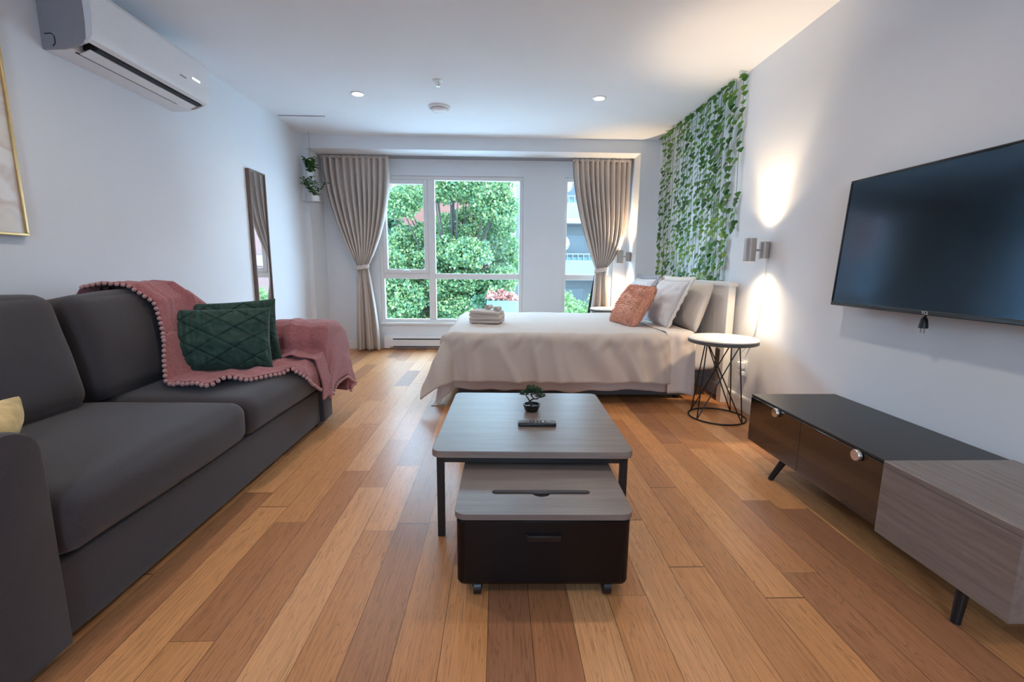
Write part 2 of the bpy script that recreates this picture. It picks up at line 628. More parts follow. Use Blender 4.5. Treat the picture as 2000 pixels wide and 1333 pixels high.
MT['potwhite'] = simple('white_ceramic', (0.82, 0.82, 0.84), 0.3, var=0.01)
MT['wire'] = simple('thin_grey_wire', (0.45, 0.45, 0.48), 0.4, 0.5)
MT['remote'] = simple('black_remote_plastic', (0.014, 0.013, 0.013), 0.35, var=0.05)
MT['button'] = simple('grey_rubber_button', (0.22, 0.22, 0.23), 0.6)
MT['tree'] = leaf_material('maple_leaf', [(0.028, 0.080, 0.040), (0.065, 0.14, 0.056), (0.125, 0.20, 0.066), (0.26, 0.30, 0.11)], 0.4, 0.5)
MT['tree2'] = leaf_material('dark_maple_leaf', [(0.014, 0.045, 0.022), (0.024, 0.07, 0.030), (0.042, 0.10, 0.04)], 0.35, 0.5)
MT['shrub'] = leaf_material('lime_shrub_leaf', [(0.075, 0.15, 0.045), (0.12, 0.20, 0.06), (0.2, 0.27, 0.10)], 0.4, 0.5)
MT['flower'] = leaf_material('pink_petals', [(0.26, 0.075, 0.06), (0.32, 0.13, 0.10), (0.36, 0.2, 0.17)], 0.3, 0.5)
MT['brick'] = brick_material('red_brick', (0.11, 0.034, 0.022), (0.13, 0.044, 0.028), (0.11, 0.07, 0.06), 3.6)
MT['brickpink'] = brick_material('salmon_brick', (0.105, 0.05, 0.042), (0.118, 0.058, 0.048), (0.11, 0.07, 0.06), 3.6)
MT['stucco'] = simple('white_balcony_stucco', (0.115, 0.122, 0.122), 0.8, var=0.03)
MT['concrete'] = simple('grey_concrete', (0.16, 0.165, 0.17), 0.85, var=0.08)
MT['darkpane'] = simple('dark_house_pane', (0.012, 0.022, 0.028), 0.35, var=0.2, scale=2)
MT['dish'] = simple('white_dish_enamel', (0.24, 0.24, 0.24), 0.5, var=0.02)
MT['teal'] = simple('pale_teal_canvas', (0.028, 0.075, 0.080), 0.5, var=0.06)
MT['asphalt'] = simple('pale_street_paving', (0.60, 0.60, 0.59), 0.9, var=0.1)

# ------------------------------------------------------------------ room shell
XL, XR, ZC, YF, YB = -2.11, 1.765, 2.385, 5.2, 5.6
YR = -2.3
o = MB().box((XL - .15, YR - .15, -.12), (XR + .15, YB + .2, 0)).build('floor', MT['floor'], smooth=False)
struct(o, 'honey oak plank floor', 'floor')
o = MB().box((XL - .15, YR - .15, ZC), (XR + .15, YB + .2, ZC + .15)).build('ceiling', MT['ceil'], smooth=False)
struct(o, 'plain white ceiling', 'ceiling')
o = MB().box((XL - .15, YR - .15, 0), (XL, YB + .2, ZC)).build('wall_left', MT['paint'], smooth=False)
struct(o, 'white wall behind the sofa', 'wall')
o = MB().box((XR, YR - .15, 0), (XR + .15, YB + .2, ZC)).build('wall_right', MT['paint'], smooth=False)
struct(o, 'white wall carrying the television and the ivy', 'wall')
# window wall: pillars, soffit and the recessed wall with its two openings
NXL, NXR, SZ = -2.06, 1.55, 2.25
W1 = (-1.436, 0.29, 0.32, 2.06)
W2 = (0.774, 1.392, 0.32, 2.06)
mb = MB()
mb.box((XL, YF, 0), (NXL, YB, ZC))
mb.box((NXR, YF, 0), (XR, YB, ZC))
mb.box((NXL, YF, SZ), (NXR, YB, ZC))
T0, T1 = YB, YB + .2
mb.box((XL, T0, 0), (W1[0], T1, ZC))
mb.box((W1[1], T0, 0), (W2[0], T1, ZC))
mb.box((W2[1], T0, 0), (XR, T1, ZC))
for w in (W1, W2):
    mb.box((w[0], T0, 0), (w[1], T1, w[2]))
    mb.box((w[0], T0, w[3]), (w[1], T1, ZC))
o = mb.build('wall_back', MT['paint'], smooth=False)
struct(o, 'window wall with a recess, its soffit and side pillars', 'wall')
# wall behind the camera, with an unseen opening added to let in fill daylight
mb = MB()
mb.box((XL, YR - .15, 0), (-.5, YR, ZC)).box((.3, YR - .15, 0), (XR, YR, ZC))
mb.box((-.5, YR - .15, 0), (.3, YR, 0.9)).box((-.5, YR - .15, 1.9), (.3, YR, ZC))
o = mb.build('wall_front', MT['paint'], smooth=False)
struct(o, 'white wall behind the viewer with an opening added for daylight fill', 'wall')


def baseboard(name, a, b, nrm, label):
    """a,b: floor points along the wall; nrm: direction into the room"""
    a, b, n = Vector((a[0], a[1], 0)), Vector((b[0], b[1], 0)), Vector((nrm[0], nrm[1], 0))
    prof = [(0, 0), (.014, 0), (.014, .085), (.010, .097), (0, .1)]
    v = [a + n * p[0] + Vector((0, 0, p[1])) for p in prof] + [b + n * p[0] + Vector((0, 0, p[1])) for p in prof]
    k = len(prof)
    f = [(i, (i + 1) % k, k + (i + 1) % k, k + i) for i in range(k)] + [tuple(range(k))[::-1], tuple(range(k, 2 * k))]
    return struct(MB().add(v, f).build(name, MT['trim'], smooth=False), label, 'baseboard')


baseboard('baseboard_right', (XR, YR), (XR, YF), (-1, 0), 'white baseboard under the television wall')
baseboard('baseboard_left', (XL, YR), (XL, YF), (1, 0), 'white baseboard behind the sofa')
baseboard('baseboard_back', (NXL, YB), (-1.44, YB), (0, -1), 'white baseboard left of the baseboard heater')
baseboard('baseboard_niche', (NXR, YF), (NXR, YB), (-1, 0), 'white baseboard on the right side of the recess')


def window(name, w, label, muls, trans, sash=None):
    """w: opening; muls/trans: mullion x-range and transom z-range"""
    t = thing(name, label, 'window', ((w[0] + w[1]) / 2, YB + .06, w[2]), kind='structure')
    y0, y1 = YB + .03, YB + .09
    fw = .045
    mb = MB()
    mb.box((w[0], y0, w[2]), (w[0] + fw, y1, w[3])).box((w[1] - fw, y0, w[2]), (w[1], y1, w[3]))
    mb.box((w[0] + fw, y0, w[3] - fw), (w[1] - fw, y1, w[3])).box((w[0] + fw, y0, w[2]), (w[1] - fw, y1, w[2] + fw))
    xs = [(w[0] + fw, w[1] - fw)]
    for m_ in muls:
        mb.box((m_[0], y0, w[2] + fw), (m_[1], y1, w[3] - fw))
        xs = [(xs[0][0], m_[0]), (m_[1], xs[0][1])]
    zs = [(w[2] + fw, w[3] - fw)]
    for q in trans:
        for a, b in xs:
            mb.box((a, y0 + .002, q[0]), (b, y1 - .002, q[1]))
        zs = [(w[2] + fw, q[0]), (q[1], w[3] - fw)]
    mb.build('window_frame', MT['vinyl'], t, bevel=.006, smooth=False)
    for i, a in enumerate(xs):
        for j, b in enumerate(zs):
            if sash and (i, j) == sash:
                s = .05
                sb = MB()
                ys0, ys1 = y0 - .012, y1 - .015
                sb.box((a[0], ys0, b[0]), (a[0] + s, ys1, b[1])).box((a[1] - s, ys0, b[0]), (a[1], ys1, b[1]))
                sb.box((a[0] + s, ys0, b[0]), (a[1] - s, ys1, b[0] + s)).box((a[0] + s, ys0, b[1] - s), (a[1] - s, ys1, b[1]))
                so = sb.build('casement_sash', MT['vinyl'], t, bevel=.006, smooth=False)
                # crank handle on the sash bottom, latch on its right stile
                cx, cz = (a[0] + a[1]) / 2 + .01, b[0] + .005
                hb = MB().box((cx - .055, ys0 - .03, cz), (cx + .055, ys0, cz + .022))
                hb.tube([(cx - .03, ys0 - .03, cz + .02), (cx + .03, ys0 - .045, cz + .03), (cx + .05, ys0 - .045, cz + .01)], .007, 8)
                hb.build('crank_handle', MT['plastic'], so, bevel=.004)
                lb = MB().box((a[1] - .035, ys0 - .018, b[0] + .13), (a[1] - .015, ys0, b[0] + .27))
                lb.build('latch', MT['plastic'], so, bevel=.006)
                a, b = (a[0] + s, a[1] - s), (b[0] + s, b[1] - s)
            MB().box((a[0] - .004, YB + .058, b[0] - .004), (a[1] + .004, YB + .064, b[1] + .004)).build('glass_pane', MT['glass'], t, smooth=False)
    MB().box((w[0] - .012, YB - .022, w[2] - .02), (w[1] + .012, YB + .06, w[2] + .004)).build('window_sill', MT['trim'], t, bevel=.004, smooth=False)
    return t


window('window_1', W1, 'wide four-pane window framing the green tree', [(-0.85, -0.766)], [(.856, .924)], sash=(0, 1))
window('window_2', W2, 'narrow window half covered by the right curtain', [], [(.856, .924)])

# ------------------------------------------------------------------ curtain track and curtains
mb = MB().box((-2.03, 5.485, 2.235), (1.545, 5.515, 2.2505))
mb.box((-2.03, 5.480, 2.226), (1.545, 5.488, 2.2505)).box((-2.03, 5.512, 2.226), (1.545, 5.52, 2.2505))
tag(mb.build('curtain_track', MT['plasticgrey'], loc=(-.25, 5.5, 2.24), smooth=False), 'thin grey curtain track under the soffit, above both curtains', 'curtain track')


def curtain(label, X0, X1, Xt, wt, zt, B0, B1, z0, z1, yc, npl, pl=1.8, pr=2.0, seed=0, blouse=0.0):
    t = thing('curtain', label, 'curtain', (Xt, yc, 0))
    nr, nc = 90, npl * 14
    rows = []
    for i in range(nr + 1):
        z = z1 + (z0 - z1) * i / nr
        if z >= zt:
            s = (z1 - z) / (z1 - zt)
            xl = X0 + (Xt - wt - X0) * s ** pl
            xr = X1 + (Xt + wt - X1) * s ** pr
        else:
            s = (zt - z) / (zt - z0)
            e = 1 - (1 - s) ** 1.7
            xl = Xt - wt + (B0 - Xt + wt) * e
            xr = Xt + wt + (B1 - Xt - wt) * e
        g = math.exp(-((z - zt) / .12) ** 2)
        amp = .036 * (1 - .35 * g) + .014 * min(1, abs(z - zt))
        row = []
        for j in range(nc + 1):
            u = j / nc
            ph = 2 * PI * npl * (u + .012 * math.sin(9 * u + seed)) + .5 * noise.noise(Vector((u * 6, z * 1.2, seed)))
            tri = math.sin(ph) + .22 * math.sin(2 * ph + 1)
            lump = noise.noise(Vector((u * 5, z * 1.6, seed + 4)))
            y = yc + amp * tri * (.75 + .5 * lump) + .012 * lump
            y -= .035 * math.sin(PI * u) * g
            if z < zt:
                y += .040 * min(1, (zt - z) / .3) * math.sin(2 * PI * 2.6 * u + seed + .8)
            y -= blouse * math.exp(-((z - zt - .28) / .16) ** 2) * math.exp(-((u - .92) / .12) ** 2)
            x = xl + (xr - xl) * u + .006 * math.cos(ph) * (1 - g)
            row.append((x, y, z))
        rows.append(row)
    MB().grid(rows).build('curtain_panel', MT['curtain'], t, ang=180, solid=.004)
    # heading tape
    hp = [(X0 + (X1 - X0) * k / 60, yc + .010 * math.sin(k * PI * npl / 30), z1 + .006) for k in range(61)]
    mb = MB()
    mb.grid([[(p[0], p[1] - .014, p[2] - .018) for p in hp], [(p[0], p[1] - .014, p[2] + .014) for p in hp]])
    mb.build('heading_tape', MT['curtain'], t, solid=.004, ang=180)
    # tieback: a band wound round the waist
    pts = []
    for k in range(40):
        a = 2 * PI * k / 40
        pts.append((Xt + (wt + .012) * math.cos(a), yc - .012 + .062 * math.sin(a), zt + .012 * math.cos(a) - .01))
    rr = []
    for dz, e in ((-.024, .0), (-.012, .007), (.012, .007), (.024, .0)):
        rr.append([(Xt + (p[0] - Xt) * (1 + e * 5), yc - .012 + (p[1] - yc + .012) * (1 + e * 5), p[2] + dz + .004 * math.sin(5 * k)) for k, p in enumerate(pts)])
    MB().grid(rr, closed=True).build('tieback', MT['curtain'], t, solid=.006, ang=180)
    return t


curtain('taupe curtain left of the window, tied at the waist and reaching the floor', -2.02, -1.255, -1.60, .062, 1.0, -1.72, -1.43, .012, 2.222, 5.475, 11, 1.9, 2.2, 0)
c2 = curtain('beige curtain right of the window, tied behind the bed', .845, 1.515, 1.215, .062, .995, 1.09, 1.345, .012, 2.222, 5.475, 11, 1.7, 4.5, 3, .03)
# dark strip standing in for the curtain's shaded inner fold below the tie
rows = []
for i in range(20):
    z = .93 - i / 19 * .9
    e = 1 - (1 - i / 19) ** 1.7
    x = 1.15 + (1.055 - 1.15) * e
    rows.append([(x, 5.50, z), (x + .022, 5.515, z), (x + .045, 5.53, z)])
MB().grid(rows).build('shaded_fold', MT['sofa'], c2, solid=.003, props={'label': 'dark strip for the shaded curtain fold'})

# ------------------------------------------------------------------ baseboard heater
t = thing('baseboard_heater', 'long white electric baseboard heater below the window', 'heater', (-.55, YB, 0))
x0, x1 = -1.40, .28
MB().prism([(YB, .012), (YB - .035, .012), (YB - .06, .035), (YB - .065, .115), (YB - .05, .16), (YB, .165)], x0, x1, 'yz').build('heater_body', MT['trim'], t, ang=20)
MB().box((x0 + .11, YB - .068, .122), (x1 - .1, YB - .058, .134)).build('air_slot', MT['darkslot'], t)
MB().box((x0 + .11, YB - .062, .028), (x1 - .1, YB - .052, .040)).build('air_slot', MT['darkslot'], t)
MB().box((x0 - .003, YB - .068, .01), (x0 + .075, YB - .002, .168)).build('end_cap', MT['trim'], t, bevel=.008)

# ------------------------------------------------------------------ air conditioner
t = thing('air_conditioner', 'white split air conditioner high on the left wall', 'air conditioner', (XL, 2.78, 1.98))
ya, yb = 2.35, 3.21


def acp(d, z):
    return (XL + d, z)


prof = [acp(0.002, 1.98), acp(.09, 1.984), acp(.125, 1.990), acp(.125, 2.03), acp(.195, 2.05), acp(.2, 2.018), acp(.222, 2.03), acp(.232, 2.05), acp(.235, 2.08), acp(.238, 2.14), acp(.236, 2.24), acp(.225, 2.262), acp(.2, 2.27), acp(.002, 2.27)]
MB().prism(prof, ya + .012, yb - .012, 'xz').build('main_body', MT['plastic'], t, ang=25)
full = [acp(0.002, 1.98), acp(.09, 1.984), acp(.14, 1.992), acp(.19, 2.010), acp(.222, 2.03), acp(.232, 2.05), acp(.235, 2.08), acp(.238, 2.14), acp(.236, 2.24), acp(.225, 2.262), acp(.2, 2.27), acp(.002, 2.27)]
MB().prism(full, yb - .012, yb, 'xz').build('end_panel', MT['plastic'], t, ang=25)
sp_ = [acp(0.002, 1.98), acp(.09, 1.984), acp(.14, 1.992), acp(.185, 2.008), acp(.2, 2.03), acp(.205, 2.1), acp(.203, 2.25), acp(.19, 2.27), acp(.002, 2.27)]
side = MB().prism(sp_, ya, ya + .012, 'xz').build('end_panel', MT['plasticgrey'], t, ang=25)  # grey colour stands in for the shade on the near end
side['label'] = 'near end panel, coloured grey for shade'
MB().tube([(XL + .02, ya - .001, 2.045), (XL + .05, ya - .001, 2.047), (XL + .062, ya - .001, 2.035), (XL + .062, ya - .001, 2.005), (XL + .05, ya - .001, 1.993)], .0022, 6).build('knockout', MT['darkslot'], side)
MB().prism(full[3:], ya + .002, ya + .012, 'xz').build('panel_edge', MT['plastic'], t, ang=25)
MB().box((XL + .126, ya + .07, 2.006), (XL + .194, yb - .03, 2.046)).build('air_outlet', MT['darkslot'], t)
MB().prism([acp(.118, 1.984), acp(.122, 1.981), acp(.172, 2.0), acp(.17, 2.005)], ya + .055, yb - .04, 'xz').build('louver_flap', MT['plastic'], t)
MB().box((XL + .107, ya + .045, 1.9845), (XL + .115, yb - .13, 1.9885)).build('panel_gap', MT['darkslot'], t)
MB().box((XL + .2345, yb - .27, 2.10), (XL + .239, yb - .22, 2.107)).build('maker_mark', MT['plasticgrey'], t)
MB().box((XL + .2345, yb - .16, 2.122), (XL + .2395, yb - .09, 2.132)).build('status_display', MT['display'], t)

# ------------------------------------------------------------------ framed print and mirror on the left wall
m_, nt, b = new_mat('abstract_print')
tc = N(nt, 'ShaderNodeTexCoord')
nz = N(nt, 'ShaderNodeTexNoise')
nz.inputs['Scale'].default_value = 3.2
nz.inputs['Distortion'].default_value = 1.6
nt.links.new(tc.outputs['Object'], nz.inputs['Vector'])
cr = N(nt, 'ShaderNodeValToRGB')
cr.color_ramp.interpolation = 'EASE'
for p_, c in ((0.3, (0.62, 0.63, 0.66, 1)), (.45, (0.80, 0.76, 0.70, 1)), (.55, (0.70, 0.62, 0.58, 1)), (.66, (0.86, 0.85, 0.84, 1))):
    q = cr.color_ramp.elements.new(p_)
    q.color = c
cr.color_ramp.elements[0].color = (.68, .70, .73, 1)
cr.color_ramp.elements[-1].color = (.84, .82, .78, 1)
nt.links.new(nz.outputs[0], cr.inputs[0])
nt.links.new(cr.outputs[0], b.inputs['Base Color'])
b.inputs['Roughness'].default_value = 0.15
MT['print'] = m_
t = thing('framed_print', 'pale abstract print in a thin gold frame on the left wall', 'picture', (XL, 1.66, 1.12))
ya, yb, za, zb = 1.2, 2.13, 1.12, 2.06
mb = MB()
for lo, hi in (((XL, ya, za), (XL + .03, yb, za + .012)), ((XL, ya, zb - .012), (XL + .03, yb, zb)), ((XL, ya, za + .012), (XL + .03, ya + .012, zb - .012)), ((XL, yb - .012, za + .012), (XL + .03, yb, zb - .012))):
    mb.box(lo, hi)
mb.build('gold_frame', MT['gold'], t, bevel=.002)
MB().box((XL + .002, ya + .012, za + .012), (XL + .02, yb - .012, zb - .012)).build('print_sheet', MT['print'], t, smooth=False)

t = thing('wall_mirror', 'tall narrow mirror in a brown frame on the left wall', 'mirror', (XL, 4.11, .42))
ya, yb, za, zb = 4.015, 4.285, .42, 1.80
mb = MB()
for lo, hi in (((XL + .003, ya, za), (XL + .033, ya + .014, zb)), ((XL + .003, yb - .014, za), (XL + .033, yb, zb)), ((XL + .003, ya + .014, za), (XL + .033, yb - .014, za + .014)), ((XL + .003, ya + .014, zb - .014), (XL + .033, yb - .014, zb))):
    mb.box(lo, hi)
mb.build('mirror_frame', MT['brownframe'], t, bevel=.002)
MB().box((XL + .006, ya + .014, za + .014), (XL + .024, yb - .014, zb - .014)).build('mirror_glass', MT['mirror'], t, smooth=False)

# ------------------------------------------------------------------ ceiling fittings
def downlight(x, y, label, energy, group, first=[None]):
    if first[0] is None:
        t = thing('recessed_downlight', label, 'ceiling light', (x, y, ZC), group=group)
        MB().lathe([(.058, 0), (.058, -.004), (.050, -.008), (.042, -.006), (.040, 0)], (x, y, ZC), 40, caps=False).build('trim_ring', MT['trim'], t)
        MB().lathe([(.041, -.003), (.038, -.0045), (.0, -.005)], (x, y, ZC), 40, caps=False).build('lit_lens', MT['lens'], t)
        first[0] = t
    else:
        t = dup(first[0], Matrix.Translation((x, y, ZC)), label, group)
    lamp('downlight_lamp', 'SPOT', (x, y, ZC - .02), energy, NEUTRAL, (0, 0, 0), spot_size=R(150), spot_blend=1.0, shadow_soft_size=.04)
    return t


DG = 'recessed ceiling lights'
DE = 26
downlight(-1.15, 4.0, 'round recessed ceiling light nearer the left curtain', DE, DG)
downlight(.82, 3.99, 'round recessed ceiling light above the bed, nearer the ivy', DE, DG)
for x, y in ((-1.15, 1.9), (.82, 1.9), (-1.15, -.3), (.82, -.3)):  # unseen ceiling lights added to brighten the foreground
    downlight(x, y, 'unseen recessed ceiling light added to brighten the near half of the room', DE, DG)

t = thing('smoke_detector', 'round white smoke detector on the ceiling above the window side', 'smoke detector', (-.525, 4.27, ZC))
MB().lathe([(.095, 0), (.095, -.012), (.088, -.018)], (-.525, 4.27, ZC), 40).build('base_plate', MT['plastic'], t)
MB().lathe([(.078, -.018), (.072, -.03), (.055, -.043), (.0, -.046)], (-.525, 4.27, ZC), 40, caps=False).build('cover', MT['plastic'], t)
MB().lathe([(.0755, -.0195), (.079, -.021), (.0765, -.0255), (.0735, -.024)], (-.525, 4.27, ZC), 40, caps=False).build('shaded_vent', MT['sconce'], t)  # vent ring coloured darker to stand in for its shadow
t = thing('fire_sprinkler', 'small ceiling fire sprinkler in front of the smoke detector', 'sprinkler', (-.465, 3.7, ZC))
MB().lathe([(.038, 0), (.038, -.003), (.03, -.008), (.014, -.01)], (-.465, 3.7, ZC), 32).build('cover_plate', MT['plastic'], t)
MB().lathe([(.008, -.01), (.008, -.03), (.005, -.034), (.005, -.042), (.017, -.043), (.017, -.045), (0, -.046)], (-.465, 3.7, ZC), 24, caps=False).build('sprinkler_head', MT['chrome'], t)
MB().tube([(-.465 - .014, 3.7, ZC - .01), (-.465 - .015, 3.7, ZC - .027), (-.465, 3.7, ZC - .04), (-.465 + .015, 3.7, ZC - .027), (-.465 + .014, 3.7, ZC - .01)], .0025, 6).build('yoke', MT['chrome'], t)
tag(MB().box((-2.06, 4.572, ZC - .004), (-1.63, 4.588, ZC + .001)).build('slot_vent', MT['plasticgrey'], loc=(-1.85, 4.58, ZC), smooth=False), 'thin grey slot vent in the ceiling near the left wall', 'vent')

# ------------------------------------------------------------------ wall sconces
def sconce(label, base, nrm, first=[None]):
    """base: wall point; nrm: rotation about z that turns -x (into the room) to the wall's normal"""
    Mx = Matrix.Translation(base) @ Matrix.Rotation(nrm, 4, 'Z')
    if first[0] is None:
        t = thing('wall_sconce', label, 'wall lamp', M=Mx, group='up and down wall lamps')
        r0, h = .036, .075
        MB().lathe([(r0 - .003, -h), (r0, -h), (r0, h), (r0 - .003, h), (r0 - .003, -h)], (-.125, 0, 0), 40, caps=False).build('lamp_cylinder', MT['sconce'], t, local=True)
        MB().lathe([(.0, .06), (r0 - .003, .06)], (-.125, 0, 0), 40, caps=False).build('upper_lens', MT['lens_warm'], t, local=True)
        MB().lathe([(.0, -.06), (r0 - .003, -.06)], (-.125, 0, 0), 40, caps=False).build('lower_lens', MT['lens_warm'], t, local=True)
        MB().lathe([(.030, -.055), (.030, .055)], (-.031, 0, 0), 36).build('wall_bracket', MT['sconce'], t, local=True, bevel=.003)
        MB().lathe([(.008, -.095), (.008, -.055)], (0, 0, 0), 16, axis='x').build('stub_arm', MT['sconce'], t, local=True)
        first[0] = t
    else:
        t = dup(first[0], Mx, label, 'up and down wall lamps')
    p = Mx @ Vector((-.125, 0, 0))
    lamp('sconce_up', 'SPOT', p + Vector((0, 0, .0765)), SCE, WARM, (R(180), 0, 0), spot_size=R(122), spot_blend=.7, shadow_soft_size=.025)
    lamp('sconce_up_beam', 'SPOT', p + Vector((0, 0, .0765)), 26, WARM, (R(180), 0, 0), spot_size=R(78), spot_blend=.7, shadow_soft_size=.025)
    lamp('sconce_down_beam', 'SPOT', p + Vector((0, 0, -.0765)), 20, WARM, (0, 0, 0), spot_size=R(78), spot_blend=.7, shadow_soft_size=.025)
    lamp('sconce_down', 'SPOT', p + Vector((0, 0, -.0765)), SCE, WARM, (0, 0, 0), spot_size=R(122), spot_blend=.7, shadow_soft_size=.025)
    return t


SCE = 9
sconce('pewter up and down wall lamp above the near bedside table', (XR, 2.985, 1.128), 0)
sconce('pewter up and down wall lamp by the right curtain, beyond the bed', (NXR, 5.40, 1.14), 0)
# its supply cord down the wall, and the outlet behind the bedside table
cord = [(XR - .008, 2.985, 1.07), (XR - .006, 2.99, .9), (XR - .006, 3.02, .7), (XR - .006, 3.05, .56), (XR - .010, 3.12, .46), (XR - .03, 3.17, .40), (XR - .035, 3.16, .34), (XR - .03, 3.14, .33)]
tag(MB().tube(cord, .003, 8).build('lamp_cord', MT['cord'], loc=(XR, 2.985, 1.07)), 'thin white cord running down from the near wall lamp', 'cord')
t = thing('wall_outlet', 'white wall outlet with a plugged adapter behind the near bedside table', 'outlet', (XR, 3.14, .30))
MB().box((XR - .007, 3.105, .245), (XR - .0005, 3.18, .36)).build('cover_plate', MT['plastic'], t, bevel=.003)
MB().box((XR - .05, 3.12, .30), (XR - .007, 3.165, .35)).build('adapter', MT['plastic'], t, bevel=.006)
MB().box((XR - .035, 3.12, .25), (XR - .007, 3.16, .285)).build('plug', MT['plastic'], t, bevel=.006)

# ------------------------------------------------------------------ hanging planter by the left pillar
hx, hy = -1.99, 5.09
t = thing('hanging_planter', 'thin wire two-tier planter hanging from the ceiling by the left curtain', 'planter', (hx, hy, 1.66))
mb = MB().tube([(hx, hy, ZC), (hx, hy, 2.10)], .002, 6)
mb.build('hanging_cord', MT['wire'], t)
mb = MB()
A = (hx, hy, 2.10)
lv = [[(hx - .055, hy - .05, 1.885), (hx + .055, hy - .05, 1.885), (hx + .055, hy + .05, 1.885), (hx - .055, hy + .05, 1.885)],
      [(hx - .10, hy - .06, 1.675), (hx + .10, hy - .06, 1.675), (hx + .10, hy + .06, 1.675), (hx - .10, hy + .06, 1.675)]]
for k in range(4):
    mb.tube([A, lv[0][k]], .0018, 5).tube([lv[0][k], lv[1][k]], .0018, 5)
for L_ in lv:
    mb.tube(L_, .0018, 5, closed=True)
    mb.tube([L_[0], L_[2]], .0018, 5).tube([L_[1], L_[3]], .0018, 5)
mb.build('wire_frame', MT['wire'], t)


def leaf_mb(mb, p, d, up, L, W, fold=.25):
    """one pointed leaf from p along d"""
    d = d.normalized()
    s = d.cross(up)
    if s.length < 1e-4:
        s = d.cross(Vector((1, 0, 0)))
    s.normalize()
    n = s.cross(d)
    a = p + d * L * .35
    b_ = p + d * L * .7
    tip = p + d * L - n * L * .12
    mb.add([p, a + s * W / 2 + n * W * fold, b_ + s * W * .36 + n * W * fold, tip, b_ - s * W * .36 + n * W * fold, a - s * W / 2 + n * W * fold, a, b_],
           [(0, 1, 6), (1, 2, 7, 6), (2, 3, 7), (0, 6, 5), (6, 7, 4, 5), (7, 3, 4)])


def pot_plant(label, c, r, h, stems, spread, seed, leafL):
    rnd = random.Random(seed)
    t = thing('potted_plant', label, 'potted plant', c)
    MB().lathe([(r * .75, 0), (r, h * .55), (r, h), (r * .86, h), (r * .8, h * .8), (0, h * .8)], c, 28, caps=False).build('pot', MT['potwhite'], t)
    mb, sb = MB(), MB()
    for k in range(stems):
        a = rnd.uniform(0, 2 * PI)
        top = Vector((c[0], c[1], c[2] + h * .8))
        d = Vector((math.cos(a) * spread, math.sin(a) * spread * .5, rnd.uniform(.10, .2)))
        pts = [top + d * q + Vector((0, 0, .05 * q * (1 - q))) for q in (0, .35, .7, 1)]
        sb.tube(pts, .0025, 5)
        for q in range(9):
            s = .2 + .8 * q / 8
            p = top + d * s
            dd = Vector((rnd.uniform(-1, 1), rnd.uniform(-1, 1), rnd.uniform(-.2, .8)))
            leaf_mb(mb, p, dd, Vector((0, 0, 1)), leafL * rnd.uniform(.7, 1.2), leafL * .5)
    sb.build('stems', MT['ivystem'], t)
    mb.build('foliage', MT['plantleaf'], t, ang=60, rec=False)
    return t


pot_plant('green plant in a small white pot on the hanging planter upper tier', (hx - .005, hy, 1.888), .04, .085, 8, .06, 3, .07)
pot_plant('dark leaved plant in a small white pot on the hanging planter lower tier', (hx + .035, hy, 1.678), .042, .06, 9, .12, 5, .055)

# ------------------------------------------------------------------ ivy garlands on the right wall
def ivy_leaf(mb, p, n, up, S, rnd):
    """five-lobed leaf facing n, stalk at the top, tip pointing down"""
    n = n.normalized()
    d = (-up + n * .25).normalized()
    s = d.cross(n).normalized()
    n = s.cross(d)
    ol = [(0, 0), (.30, -.10), (.52, .18), (.34, .42), (.30, .62), (0, 1.05), (-.30, .62), (-.34, .42), (-.52, .18), (-.30, -.10)]
    pts = [p + d * (y * S) + s * (x * S) + n * (-.28 * abs(x) * S + .06 * S * math.sin(y * 3)) for x, y in ol]
    c = p + d * (.38 * S) + n * .04 * S
    mb.add(pts + [c], [(i, (i + 1) % 10, 10) for i in range(10)])


